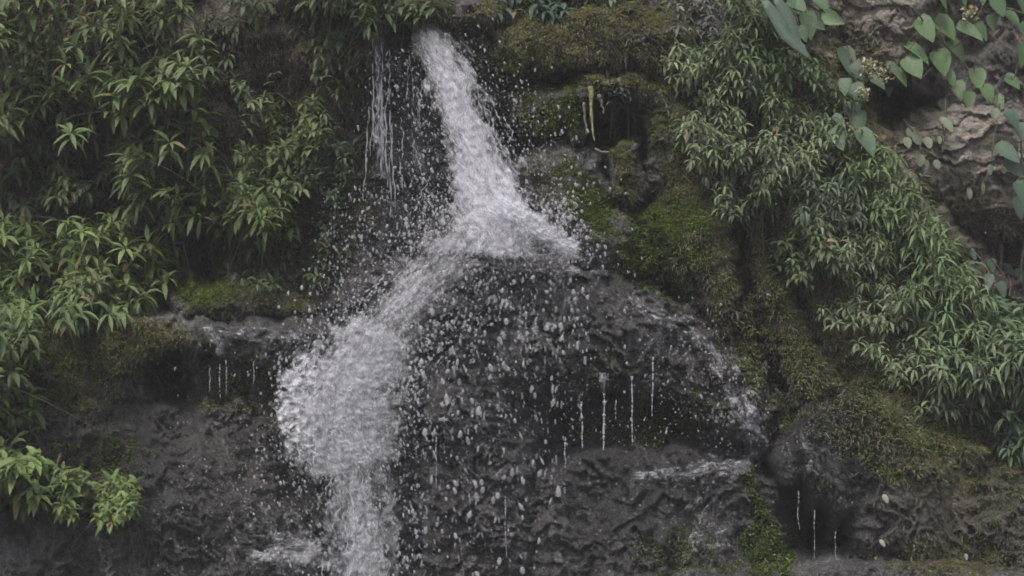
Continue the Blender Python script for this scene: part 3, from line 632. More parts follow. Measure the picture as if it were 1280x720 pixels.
# broad leaved vines
def vine(label, leaves, stems, col, group='broad leaved vines at the top right', flowers=(), name='broad_leaved_vine', Dback=.12, prof='heart'):
    """leaves: (u, v, size_px, direction_deg on the picture, width ratio)"""
    L_ = np.array(leaves, float)
    D = surf(L_[:, 0], L_[:, 1])-Dback-RNG.uniform(0, .12, len(L_))
    b_ = P(L_[:, 0], L_[:, 1], D); an = np.radians(L_[:, 3])
    d = np.stack([np.cos(an), RNG.uniform(-.55, -.15, len(L_)), -np.sin(an)], -1); d = nrm(d)
    Ls = L_[:, 2]*S*.98
    up = np.tile([0, -1.0, .55], (len(L_), 1))+RNG.normal(0, .25, (len(L_), 3))
    V, F = leaf_mesh(b_-d*Ls[:, None]*.5, d, Ls, Ls*L_[:, 4], RNG.uniform(.2, .9, len(L_)), .35, prof, up)
    cols = np.array(col)*RNG.normal(1, .16, (len(L_), 1)).clip(.6, 1.4); cols = np.repeat(cols[:, None], 18, 1)
    c0 = b_.mean(0); c0[1] += .25
    root = empty(name, c0); tag(root, label, 'vine', group)
    make_mesh('foliage', V.reshape(-1, 3)-c0, F, M_LEAFG, root, cols=cols.reshape(-1, 3))
    paths = []
    for s in stems:
        s = np.array(s, float); t = np.linspace(0, len(s)-1, 10); uu = np.interp(t, range(len(s)), s[:, 0]); vv = np.interp(t, range(len(s)), s[:, 1])
        uu += 2*perlin(t*2, uu*0, 5); dd = surf(uu, vv)-Dback-.03
        dd = np.convolve(np.pad(dd, 2, 'edge'), np.ones(5)/5, 'valid')
        paths.append(P(uu, vv, dd))
    # leaf stalks back to nearest stem point
    paths = np.array(paths); allp = paths.reshape(-1, 3); st = []
    for k in range(len(b_)):
        a = b_[k]-d[k]*Ls[k]*.5; q = allp[np.argmin(((allp-a)**2).sum(1))]; t = np.linspace(0, 1, 10)[:, None]; mid = (a+q)/2+[0, -.03, .03]
        st.append(q*(1-t)**2+2*mid*t*(1-t)+a*t**2)
    allpaths = np.concatenate([paths, np.array(st)]); r = np.concatenate([np.full((len(paths), 10), .005), np.full((len(st), 10), .0025)])
    SV, SF = tube_mesh(allpaths, r, 5); make_mesh('stem', SV-c0, SF, M_STEM, root)
    for (fu, fv, fr) in flowers:
        n = 44; q = RNG.normal(0, .45, (n, 2)).clip(-.8, .8)*fr*.85; dd = surf(np.array([fu]), np.array([fv]))[0]-Dback-.12
        pb = P(fu+q[:, 0], fv+q[:, 1], dd-RNG.uniform(0, .06, n))
        nb = np.repeat(pb, 4, 0); dr = nrm(RNG.normal(0, 1, (n*4, 3))+[0, -.6, .4])
        FV, FF = leaf_mesh(nb, dr, np.full(n*4, .02), np.full(n*4, .012), np.full(n*4, .1), .2, 'round')
        make_mesh('flower_cluster', FV.reshape(-1, 3)-c0, FF, M_LEAFG, root, cols=np.tile([.42, .40, .26], (FV.shape[0]*18, 1))*1.0)
    return root
BL = (.085, .14, .055)
vine('vine with fresh green leaves at the top edge left of the bare rock', [(952, 10, 40, 30, .6), (975, 22, 44, 60, .6), (1000, 8, 36, 40, .65), (1012, 32, 40, 75, .6), (1022, 26, 30, 20, .7), (1042, 22, 34, 10, .65), (990, -10, 40, 50, .6), (1030, 2, 34, 30, .6), (1005, 42, 24, 60, .6), (940, -8, 30, 50, .6)],
     [[(930, -40), (970, 5), (1020, 20)], [(990, -40), (1000, 10), (1020, 40)]], (.07, .125, .05))
vine('vine of large heart shaped leaves over the outcrop at the right', [(1160, 35, 40, 40, .75), (1186, 30, 40, 15, .8), (1216, 34, 44, 10, .45), (1150, 62, 44, 20, .55), (1178, 78, 40, 60, .85), (1144, 82, 38, 40, .85), (1200, 62, 40, 50, .5), (1222, 98, 34, 80, .8), (1236, 118, 30, 60, .8), (1200, 112, 30, 70, .7), (1228, 40, 30, 60, .6), (1130, 95, 30, 40, .5),
      (1210, 125, 28, 100, .7), (1190, 96, 30, 50, .6), (1250, 128, 26, 60, .7), (1185, 56, 30, 60, .7)],
     [[(1140, 10), (1170, 45), (1205, 80), (1240, 130)], [(1230, 0), (1215, 40), (1180, 70), (1150, 100)]], BL, flowers=[(1212, 18, 12)])
vine('dull green vine with cream flower heads between slope and outcrop', [(1060, 76, 44, 70, .6), (1078, 88, 34, 40, .7), (1072, 118, 34, 60, .8), (1066, 140, 34, 80, .7), (1076, 152, 30, 70, .8), (1050, 172, 34, 50, .7), (1086, 176, 44, 50, .6), (1100, 100, 26, 10, .6), (1056, 108, 26, 100, .7), (1110, 112, 24, 80, .7), (1052, 150, 26, 30, .6), (1120, 84, 24, 20, .6)],
     [[(1060, 60), (1068, 110), (1062, 160), (1080, 180)], [(1062, 110), (1090, 90), (1112, 84)]], (.06, .10, .055), flowers=[(1102, 90, 20), (1084, 84, 13), (1078, 118, 9)])
vine('leaves crowding the top right corner of the scene', [(1250, 8, 32, 60, .7), (1266, 24, 34, 50, .7), (1278, 6, 30, 80, .7), (1242, 28, 26, 70, .6), (1268, 100, 28, 20, .7), (1276, 70, 34, 100, .7), (1290, 40, 40, 60, .7), (1204, -4, 30, 60, .7), (1180, 0, 34, 40, .6), (1228, -6, 30, 90, .6)],
     [[(1200, -30), (1240, 5), (1290, 20)], [(1290, 20), (1275, 70), (1265, 110)]], (.06, .11, .045))
vine('dark bluish leaves at the right edge below the outcrop vine', [(1268, 150, 34, 50, .7), (1262, 190, 40, 30, .6), (1275, 205, 44, 20, .5), (1278, 165, 30, 80, .7), (1280, 240, 36, 60, .6), (1276, 260, 34, 80, .6)],
     [[(1290, 130), (1275, 180), (1285, 260)]], (.045, .08, .05))
vine('thin trailing vine with pale small leaves on the layered outcrop', [(1180, 132, 22, 80, .7), (1186, 152, 26, 20, .5), (1140, 165, 16, 60, .8), (1148, 172, 16, 20, .8), (1160, 178, 18, 60, .8), (1134, 178, 16, 70, .8), (1150, 200, 18, 90, .7), (1157, 206, 16, 70, .7), (1172, 205, 14, 60, .7), (1244, 142, 18, 90, .7), (1238, 212, 16, 90, .5), (1228, 236, 16, 95, .5), (1212, 242, 16, 85, .5), (1174, 175, 12, 90, .6)],
     [[(1184, 100), (1182, 140), (1178, 190)], [(1130, 150), (1150, 180), (1155, 210)], [(1250, 120), (1240, 200), (1225, 250)]], (.13, .15, .09), prof='round', Dback=.05)
vine('low plant with blue green leaves at the foot of the bare stems', [(1222, 335, 26, 30, .6), (1240, 332, 20, 80, .7), (1262, 336, 28, 20, .5), (1216, 318, 20, 60, .6), (1236, 352, 22, 100, .6), (1254, 362, 24, 60, .6), (1275, 345, 24, 80, .6)],
     [[(1236, 380), (1236, 340)], [(1262, 370), (1262, 330)]], (.05, .085, .055), group='low plants under the bare stems', name='small_plant', Dback=.1)
# strap shaped blade leaves
for lab, pth in (('long drooping blue green strap leaf crossing the upper slope', [(955, 0), (972, 25), (985, 48), (1022, 80)]), ('shorter drooping strap leaf beside the long blue green one', [(968, -5), (985, 20), (995, 55), (1010, 62)])):
    s = np.array(pth, float); t = np.linspace(0, 3, 9); uu = np.interp(t, range(4), s[:, 0]); vv = np.interp(t, range(4), s[:, 1])
    c = P(uu, vv, surf(uu, vv).min()-.25-.02*t); tt = nrm(np.gradient(c, axis=0)); sd = nrm(np.cross(tt, [0, -1, .3])); w = (.034*np.sin(np.linspace(.5, 3.05, 9)))[:, None]
    V_ = np.stack([c-sd*w, c+[0, .008, 0], c+sd*w], 1).reshape(-1, 3); f = grid_faces(9, 3)
    c0 = V_[0].copy(); o = make_mesh('strap_leaf', V_-c0, f, M_LEAFG, cols=np.tile([.06, .095, .065], (len(V_), 1))); o.location = c0
    so = o.modifiers.new('thickness', 'SOLIDIFY'); so.thickness = .002
    tag(o, lab, 'leaf')

# bare stems and hanging roots
def strand(name, label, cat, group, pts, r0, r1, mat, D=None, wob=2.0, sides=6, kind=None, taper_pow=1, K=26, bead=.35):
    s = np.array(pts, float); t = np.linspace(0, len(s)-1, K); uu = np.interp(t, range(len(s)), s[:, 0]); vv = np.interp(t, range(len(s)), s[:, 1])
    sd = int(RNG.integers(999)); uu = uu+wob*perlin(t*1.7+.3, t*0+.5, sd)
    dd = np.interp(t, range(len(s)), s[:, 2])
    path = P(uu, vv, dd)[None]; rr = (r0+(r1-r0)*np.linspace(0, 1, K)**taper_pow)*np.clip(1+bead*perlin(t*(5 if bead < 1 else 12)+.2, t*0+.3, sd+1), .03 if bead > 1 else .15, 2.2)
    V_, f = tube_mesh(path, rr[None], sides); c0 = path[0, 0].copy()
    o = make_mesh(name, V_-c0, f, mat, attrs={'dens': np.ones(len(V_))} if mat is M_DROP else None); o.location = c0
    tag(o, label, cat, group, kind); return o
BS = 'bare stems standing at the right edge'
for lab, pts, r in (('tallest thin bare stem rising past the layered outcrop', [(1238, 400, 1.0), (1244, 280, .85), (1242, 150, .7), (1246, 110, .65)], .008),
                    ('thick straight bare stem beside the tallest one', [(1250, 410, 1.0), (1250, 300, .9), (1249, 240, .85)], .012),
                    ('bare stem leaning right with a forked top', [(1272, 400, .9), (1276, 330, .85), (1284, 270, .8)], .009),
                    ('slanting bare twig crossing the upright stems', [(1236, 215, .7), (1258, 252, .72), (1292, 285, .72)], .006),
                    ('short bare stem furthest left of the stems', [(1226, 390, 1.0), (1229, 300, .95), (1224, 270, .9)], .007)):
    strand('bare_stem', lab, 'stem', BS, pts, r, r*.7, M_WOOD)
M_ROOT = simple_mat('pale_mossy_root', (.14, .14, .05), (.28, .25, .13), 60)
HR = 'roots hanging over the small cave'
strand('hanging_root', 'longest pale yellowish root hanging in front of the small cave', 'root', HR, [(738, 108, -.06), (739, 140, -.06), (742, 176, -.06)], .013, .003, M_ROOT)
strand('hanging_root', 'short dull root hanging left of the pale one', 'root', HR, [(730, 128, -.03), (731, 150, -.03), (733, 168, -.03)], .008, .003, M_WOOD)
strand('hanging_root', 'short thick root hanging right of the pale one', 'root', HR, [(750, 118, .0), (752, 130, .0), (754, 142, 0)], .012, .004, M_WOOD)
strand('twig', 'small pale twig lying across the foot of the cave', 'twig', None, [(742, 186, -.1), (752, 190, -.12), (762, 190, -.12)], .006, .004, M_WOOD)
strand('twig', 'short brown stick poking up among the lower left leaves', 'twig', None, [(68, 598, -.3), (72, 580, -.32), (76, 566, -.34)], .009, .007, M_WOOD)
# small pale leaves lying on the rock
def flat_leaf(label, u, v, px, ang):
    d = float(surf(np.array([u]), np.array([v]))[0])-.03; a = math.radians(ang); b_ = P(u, v, d)[None]
    V_, f = leaf_mesh(b_, np.array([[math.cos(a), -.2, -math.sin(a)]]), np.array([px*S]), np.array([px*S*.55]), np.array([.2]), .2, 'round', np.array([[0, -1, .3]]))
    V_ = V_.reshape(-1, 3); c0 = V_[0].copy(); o = make_mesh('fallen_leaf', V_-c0, f, M_LEAFG, cols=np.tile([.30, .28, .24], (18, 1))); o.location = c0
    so = o.modifiers.new('thickness', 'SOLIDIFY'); so.thickness = .002
    tag(o, label, 'leaf', 'pale fallen leaves stuck on the lower right boulder')
flat_leaf('upper pale fallen leaf above the hollow of the lower right boulder', 1104, 618, 12, 60)
flat_leaf('lower pale fallen leaf inside the hollow of the lower right boulder', 1100, 675, 10, 50)
flat_leaf('small pale fallen leaf near the bottom right sill', 1207, 692, 8, 80)
flat_leaf('tiny pale leaf in the dark groove of the slope', 958, 368, 6, 0)

# ------------------------------------------------------------------ moss tufts and root fibres over the rock
def tufts(name, label, lst, n, col, Lr, thr, droop, seed, wid=.25, outw=.6, down=0.0):
    u = RNG.uniform(-60, 1340, n*6); v = RNG.uniform(-60, 740, n*6)
    wu = u+15*fbm(u/50, v/50, 71, 4, .6); wv = v+15*fbm(u/50, v/50, 72, 4, .6)
    a = paint(lst, wu, wv)*(.6+.8*(fbm(u/18, v/18, seed, 2)+.5))
    k = np.where((a > thr) & (RNG.random(n*6) < a*1.3))[0][:n]
    u, v = u[k], v[k]; D = surf(u, v)+.004
    # local slope from the raster
    du = (surf(u+5, v)-surf(u-5, v))/(10*S); dv = (surf(u, v+5)-surf(u, v-5))/(10*S)
    ok = (np.abs(du) < 4) & (np.abs(dv) < 5); u, v, D, du, dv = u[ok], v[ok], D[ok], du[ok], dv[ok]
    N = nrm(np.stack([du, -np.ones_like(du), -dv], -1))
    b_ = P(u, v, D); d = nrm(N*outw+RNG.normal(0, .45, N.shape)+np.array([0, 0, -down]))
    L = RNG.uniform(*Lr, len(u)); side = nrm(np.cross(d, RNG.normal(0, 1, d.shape)))*(L*wid)[:, None]*.5
    m = b_+d*(L*.55)[:, None]; t = m+nrm(d+np.array([0, 0, -droop]))*(L*.45)[:, None]
    V_ = np.stack([b_-side*.6, b_+side*.6, m+side, m-side, t], 1)
    base = (np.arange(len(u))*5)[:, None]
    cols = np.array(col)*RNG.normal(1, .3, (len(u), 1)).clip(.4, 1.9)*(1+.5*fbm(u/30, v/30, seed+3, 2))[:, None].clip(.5, 1.5)
    o = make_mesh(name, V_.reshape(-1, 3), [np.array([[0, 1, 2, 3]])+base, np.array([[3, 2, 4]])+base], M_MOSS, cols=np.repeat(cols[:, None], 5, 1), smooth=False)
    tag(o, label, kind='stuff'); return o
tufts('moss', 'bright green moss tufts covering the damp rocks', MOSS, 90000, (.075, .102, .020), (.010, .022), .33, .8, 400)
tufts('moss', 'olive brown moss and fine litter over the earth and ledges', OLIVE, 90000, (.108, .114, .046), (.010, .026), .3, .9, 401)
tufts('dead_roots', 'fine brown root fibres hanging on the earth walls', SOIL, 60000, (.125, .105, .08), (.014, .05), .35, 1.5, 402, .09, .5, .5)

# ------------------------------------------------------------------ water
WF = empty('waterfall', (0, .2, -.2)); tag(WF, 'white waterfall shooting over the lip and tumbling left past the central boulder', 'waterfall', kind='structure')
wf0 = np.array(WF.location)
def ribbon(cl, uvscale, seed, layers=4, name='cascade', mat=None, thick=.05, dens=1.0, fade_top=.04, fade_bot=.08, edge=.5, rough=.022, ruv=0, follow=False):
    c = np.array(cl, float); k = len(c)
    NS, NT = 150, 56
    s = np.linspace(0, k-1, NS)
    def ci(j):  # smooth interpolation
        x = np.interp(s, range(k), c[:, j]); p_ = np.pad(x, 9, 'reflect', reflect_type='odd'); return np.convolve(p_, np.ones(19)/19, 'valid')
    cu, cv, hw, dd = ci(0), ci(1), ci(2), ci(3)
    tu = np.gradient(cu); tv = np.gradient(cv); l = np.hypot(tu, tv); nu, nv = tv/l, -tu/l
    arc = np.concatenate([[0], np.cumsum(np.hypot(np.diff(cu), np.diff(cv)))])
    T = np.linspace(-1, 1, NT)
    VV, FF, UVs, DE, off = [], [], [], [], 0
    for L in range(layers):
        sh = (L/(max(1, layers-1))-.5)*2
        wfac = 1-.16*abs(sh)+.08*RNG.normal()
        uu = cu[:, None]+nu[:, None]*T*hw[:, None]*wfac; vv = cv[:, None]+nv[:, None]*T*hw[:, None]*wfac
        e = (4+.06*hw[:, None])*fbm(uu/24, vv/30, seed+L*7, 3); uu = uu+e
        D = dd[:, None]+thick*sh+.05*(T**2)[None]-rough*(ridged(T[None]*hw[:, None]/11+.02*e, arc[:, None]/30+.1*e, seed+L*5, 3)+.8*fbm(uu/7, vv/9, seed+L*3, 3, .6))
        if follow: D = surf(uu, vv)-.03-.015*(L+1)
        ed = sst(0, edge, 1-np.abs(T)[None]+.45*fbm(uu/24, vv/24, seed+L+90, 3)-.06)*np.ones((NS, 1))
        sg = np.linspace(0, 1, NS)[:, None]
        ends = sst(0, fade_top, sg)*sst(0, fade_bot, 1-sg+.02) if fade_bot > 0 else sst(0, fade_top, sg)
        de = ed*ends*dens
        VV.append(P(uu, vv, D).reshape(-1, 3)-wf0); FF.append(grid_faces(NS, NT)+off); off += NS*NT
        UVs.append(np.stack([(T[None]*hw[:, None]*S+L*3.7+ruv+0*arc[:, None]), arc[:, None]*S+0*T+L*5.1], -1).reshape(-1, 2)); DE.append(de.ravel())
    return make_mesh(name, np.concatenate(VV), np.concatenate(FF), mat or M_SHEET, WF, uv=np.concatenate(UVs), attrs={'dens': np.concatenate(DE)})
R1 = [(520, 24, 22, .22), (538, 46, 34, .06), (557, 90, 42, -.02), (572, 130, 44, -.08), (588, 175, 46, -.14), (600, 215, 54, -.22), (612, 255, 72, -.30), (618, 290, 88, -.38), (614, 326, 98, -.42)]
ribbon(R1, None, 500, 6, 'upper_cascade', thick=.07, fade_top=.06, fade_bot=.06, dens=.96)
R2 = [(590, 300, 60, -.40), (556, 325, 50, -.42), (520, 362, 48, -.44), (490, 395, 50, -.46), (470, 432, 66, -.48), (445, 474, 84, -.5), (434, 518, 92, -.5), (440, 562, 80, -.5), (452, 600, 58, -.5)]
ribbon([(596, 235, 34, -.32), (634, 262, 38, -.42), (672, 286, 36, -.46), (705, 306, 24, -.46), (738, 318, 10, -.46)], None, 516, 4, 'splash_crest', thick=.06, dens=1.08, fade_top=.2, fade_bot=.22, edge=.75)
ribbon(R2[:5], None, 520, 5, 'middle_cascade', thick=.06, dens=.82, fade_top=.1)
ribbon(R2[3:], None, 540, 6, 'white_foam', thick=.06, dens=.97, fade_top=.12, fade_bot=.14)
def wide(R, k): return [(a_, b_, c_*k, d_+.03) for a_, b_, c_, d_ in R]
ribbon(wide(R1[1:], 1.45), None, 700, 3, 'thin_spray_veil', thick=.08, dens=.62, edge=.95, fade_top=.1)
ribbon(wide(R2[:6], 1.6), None, 710, 3, 'thin_spray_veil', thick=.1, dens=.55, edge=.95, fade_top=.1, fade_bot=.2)
ribbon([(396, 430, 14, -.40), (378, 470, 36, -.42), (372, 508, 50, -.44), (380, 548, 48, -.46), (400, 590, 22, -.46)], None, 560, 2, 'lacy_foam', M_LACE, thick=.04, dens=.9, fade_top=.2, fade_bot=.25, edge=.85)
0 and ribbon([(420, 470, 60, -.58), (425, 530, 66, -.6), (440, 590, 55, -.6), (450, 660, 50, -.62), (455, 740, 50, -.62)], None, 565, 1, 'lacy_foam', M_LACE, thick=.04, dens=.8, fade_top=.2, fade_bot=.1, edge=.8)
R3 = [(442, 520, 74, -.50), (446, 580, 72, -.50), (450, 640, 68, -.52), (454, 700, 66, -.54), (456, 790, 70, -.56)]
ribbon(wide(R3, 1.55), None, 720, 3, 'thin_spray_veil', thick=.06, dens=.60, edge=.95, fade_top=.15, fade_bot=0)
ribbon(R3, None, 580, 6, 'lower_cascade', thick=.05, dens=.83, fade_top=.1, fade_bot=0)
ribbon([(470, 36, 13, .10), (474, 80, 15, .08), (474, 130, 13, .06), (476, 190, 12, .04), (474, 260, 12, .02)], None, 600, 2, 'thin_veil', thick=.02, dens=.78, fade_bot=.3)
ribbon([(500, 70, 22, .12), (512, 130, 24, .1), (528, 190, 20, .06), (545, 250, 30, 0)], None, 610, 2, 'thin_veil', thick=.02, dens=.62, fade_bot=.3)
ribbon([(640, 318, 14, -.42), (690, 322, 12, -.42), (738, 318, 12, -.42)], None, 615, 2, 'splash_crest', thick=.03, dens=.85, fade_top=.2, fade_bot=.2)
ribbon([(300, 690, 30, -.42), (350, 696, 34, -.44), (400, 690, 36, -.46), (440, 700, 30, -.5)], None, 618, 2, 'low_foam', thick=.03, dens=.72, fade_top=.3, fade_bot=.2)
M_FILM = sheet_material('running_film', .42, .64, 30, 13, .46)
def film(c, seed, dens, uvk=1): ribbon(c, None, seed, 1, 'water_film', M_FILM, dens=dens, fade_top=.15, fade_bot=.2, edge=.7, follow=True)
film([(755, 462, 16, 0), (755, 478, 9, 0), (755, 500, 3, 0)], 652, 1.15)
film([(727, 488, 9, 0), (727, 498, 5, 0), (727, 508, 3, 0)], 653, 1.1)
film([(760, 345, 20, 0), (810, 385, 28, 0), (870, 420, 34, 0), (915, 470, 34, 0), (945, 530, 34, 0), (950, 580, 30, 0)], 640, .80)
film([(890, 470, 20, 0), (925, 510, 32, 0), (950, 545, 34, 0), (950, 585, 30, 0)], 641, .95)
film([(960, 572, 16, 0), (900, 585, 26, 0), (830, 590, 24, 0), (760, 590, 20, 0)], 642, .84)
film([(900, 600, 40, 0), (880, 650, 60, 0), (860, 720, 70, 0)], 643, .74)
film([(930, 640, 30, 0), (900, 668, 34, 0), (860, 680, 30, 0)], 644, .72)
film([(560, 325, 14, 0), (640, 332, 22, 0), (720, 340, 20, 0), (780, 360, 20, 0)], 645, .86)
film([(640, 360, 40, 0), (660, 420, 50, 0), (700, 480, 40, 0)], 646, .72)
film([(220, 404, 10, 0), (300, 410, 22, 0), (380, 425, 26, 0), (420, 450, 26, 0)], 647, .76)
film([(310, 600, 60, 0), (350, 660, 80, 0), (380, 730, 90, 0)], 648, .74)
film([(290, 690, 26, 0), (350, 696, 32, 0), (410, 690, 40, 0), (450, 700, 30, 0)], 649, 1.05)
film([(330, 660, 30, 0), (380, 690, 50, 0), (430, 720, 60, 0)], 657, .85)
film([(262, 402, 10, 0), (268, 425, 18, 0), (276, 450, 14, 0)], 655, .95)
film([(1010, 515, 14, 0), (1030, 530, 26, 0), (1045, 565, 30, 0), (1050, 600, 24, 0)], 656, .66)
film([(995, 520, 10, 0), (1010, 560, 16, 0), (1030, 600, 20, 0)], 651, .78)
ribbon([(888, 420, 5, -.42), (898, 450, 7, -.44), (902, 484, 6, -.45)], None, 650, 2, 'thin_veil', thick=.01, dens=.85, fade_top=.2, fade_bot=.2)

# drops: subdivided octahedron, stretched along the path of flight
def octa():
    v = [(1, 0, 0), (-1, 0, 0), (0, 1, 0), (0, -1, 0), (0, 0, 1), (0, 0, -1)]; f = [(0, 2, 4), (2, 1, 4), (1, 3, 4), (3, 0, 4), (2, 0, 5), (1, 2, 5), (3, 1, 5), (0, 3, 5)]
    v = [np.array(x, float) for x in v]; cache = {}; nf = []
    def mid(a, b_):
        k = (min(a, b_), max(a, b_))
        if k not in cache:
            m_ = v[a]+v[b_]; v.append(m_/np.linalg.norm(m_)); cache[k] = len(v)-1
        return cache[k]
    for a, b_, c_ in f:
        x, y, z = mid(a, b_), mid(b_, c_), mid(c_, a); nf += [(a, x, z), (x, b_, y), (z, y, c_), (x, y, z)]
    return np.array(v), np.array(nf)
OV, OF = octa()
def drops(u, v, D, rpx, stretch, ang, jit=.16, name='water_drops', label=None, dens=None):
    n = len(u); r = rpx*S; c = P(u, v, D)
    sh = OV[None]*(1+jit*RNG.normal(0, 1, (n, len(OV), 1)).clip(-1.5, 1.5))
    lx = sh[..., 0]*r[:, None]; ly = sh[..., 1]*r[:, None]; lz = sh[..., 2]*(r*stretch)[:, None]
    ca, sa = np.cos(ang)[:, None], np.sin(ang)[:, None]
    V_ = np.stack([lx*ca+lz*sa, ly, -lx*sa+lz*ca], -1)+c[:, None]
    F_ = (OF[None]+(np.arange(n)*len(OV))[:, None, None]).reshape(-1, 3)
    dens = np.ones(n) if dens is None else dens
    o = make_mesh(name, V_.reshape(-1, 3), F_, M_DROP, attrs={'dens': np.repeat(dens, len(OV))})
    tag(o, label, kind='stuff'); return o
acc = []
def add(u, v, D, r, st, ang, de): acc.append(np.stack([np.broadcast_to(x, u.shape) for x in (u, v, D, r, st, ang, de)], -1))
def along(cl, n, tsd, rlo, rhi, st=(1, 2), ang=0, dz=.12, de=(.5, 1.0)):
    c = np.array(cl, float); s = RNG.uniform(0, len(c)-1, n); cu, cv, hw, dd = [np.interp(s, range(len(c)), c[:, j]) for j in range(4)]
    tu = np.interp(s, np.arange(len(c)-1)+.5, np.diff(c[:, 0])); tv = np.interp(s, np.arange(len(c)-1)+.5, np.diff(c[:, 1])); l = np.hypot(tu, tv)
    t = RNG.normal(0, tsd, n)
    u = cu+tv/l*t*hw; v = cv-tu/l*t*hw
    add(u, v, dd+RNG.normal(0, dz, n), rlo+(rhi-rlo)*RNG.random(n)**2.5, RNG.uniform(*st, n), np.arctan2(-tu, tv)+RNG.normal(0, .25, n)+ang, RNG.uniform(*de, n))
def cloud(poly, n, rlo, rhi, st=(1, 1.8), D0=-.45, dz=.15, gap=None, pw=3, an=.25, de=(.4, 1)):
    q = sample_poly(poly, n, gap, -.15, 40); n = len(q); q = q+RNG.normal(0, 9, q.shape)
    add(q[:, 0], q[:, 1], D0+RNG.normal(0, dz, n), rlo+(rhi-rlo)*RNG.random(n)**pw, RNG.uniform(*st, n), RNG.normal(0, an, n), RNG.uniform(*de, n))
along(R1[1:], 700, .55, .35, 1.2, (1, 3.0), dz=.05, de=(.3, .8))
along(R1[1:], 1500, .95, .4, 1.7, (1, 2.2))
along(R2, 800, .6, .4, 1.5, (1, 1.8), dz=.07, de=(.3, .8))
along(R2, 1400, .9, .5, 1.9)
along(R3, 600, .55, .4, 1.5, (1, 3.2), dz=.06)
along(R3, 800, .9, .4, 1.7, (1, 2.4))
cloud([(530, 240), (650, 230), (712, 280), (712, 322), (540, 335), (510, 300)], 1500, .45, 1.7, (1, 1.5), -.45, .08)
cloud([(420, 240), (540, 220), (560, 330), (520, 400), (420, 410), (390, 340)], 1500, .3, 1.7, (1, 1.7), -.3, .15, de=(.12, .65))
cloud([(455, 60), (570, 80), (560, 240), (450, 240)], 360, .4, 1.5, (1, 3), .0, .08)
cloud([(510, 340), (640, 330), (730, 360), (730, 460), (680, 740), (500, 740)], 900, .35, 1.9, (1.2, 3.6), -.62, .12, de=(.2, .8))
cloud([(500, 330), (620, 325), (740, 345), (720, 430), (560, 510), (490, 500)], 760, .35, 2.3, (1, 1.8), -.6, .1, de=(.25, .85), pw=2.6)
cloud([(520, 400), (700, 400), (690, 720), (520, 720)], 60, 1.8, 3.0, (1.3, 2.2), -.8, .15, pw=1.4, de=(.45, .85))
cloud([(720, 360), (900, 380), (930, 500), (800, 560), (700, 560)], 260, .5, 1.6, (1, 2), -.55, .08)
cloud([(800, 400), (900, 400), (960, 500), (960, 570), (840, 580)], 300, .3, 1.1, (1, 1.6), -.45, .04)
cloud([(610, 90), (680, 110), (740, 230), (700, 290), (640, 230)], 330, .4, 1.5, (1, 1.8), -.2, .15)
cloud([(690, 250), (715, 250), (742, 325), (700, 330)], 240, .6, 2.4, (1, 1.6), -.45, .05)
cloud([(390, 390), (520, 340), (540, 420), (500, 560), (345, 560), (330, 480)], 900, .5, 2.0, (1, 1.8), -.6, .08)
cloud([(190, 560), (430, 580), (430, 720), (190, 720)], 160, .4, 1.3, (1, 1.8), -.4, .06)
cloud([(850, 60), (1280, 60), (1280, 700), (950, 700)], 22, .6, 1.2, (1, 1.5), -.4, .2)
def glints(poly, n, rlo, rhi, st=(1, 2)):  # pale beads laid on the wet rock stand in for highlights
    q = sample_poly(poly, n, 55, -.1, 30); n = len(q); q = q+RNG.normal(0, 6, q.shape)
    add(q[:, 0], q[:, 1], surf(q[:, 0], q[:, 1])-.015, rlo+(rhi-rlo)*RNG.random(n)**3, RNG.uniform(*st, n), RNG.normal(0, .5, n), RNG.uniform(.15, .7, n))
along(wide(R1[1:], 1.5), 1500, .8, .2, .5, (1, 2), dz=.15, de=(.2, .8))
along(wide(R2, 1.4), 2200, .9, .2, .5, (1, 2), dz=.15, de=(.2, .8))
cloud([(500, 330), (720, 330), (740, 460), (690, 740), (490, 740)], 1500, .2, .55, (1, 3), -.6, .15, de=(.3, .8))
cloud([(400, 240), (700, 220), (740, 330), (400, 400)], 1500, .2, .55, (1, 2), -.4, .2, de=(.3, .8))
glints([(520, 340), (700, 325), (830, 370), (940, 450), (980, 510), (900, 560), (700, 520), (520, 700)], 1500, .35, 1.3)
glints([(680, 590), (950, 570), (980, 700), (700, 720)], 700, .35, 1.4, (.6, 1.2))
glints([(200, 520), (340, 510), (420, 600), (430, 720), (220, 720)], 500, .35, 1.3)
glints([(860, 400), (960, 470), (965, 580), (880, 580)], 600, .35, 1.6)
glints([(975, 560), (1010, 512), (1070, 502), (1090, 560), (1060, 640), (990, 600)], 240, .35, 1.0)
glints([(240, 405), (400, 400), (400, 460), (250, 450)], 160, .35, 1.2)
a = np.concatenate(acc)
drops(*a.T[:6], dens=a[:, 6], label='thousands of white water drops flying off the falls and over the boulder, plus pale beads standing for glints on wet rock')

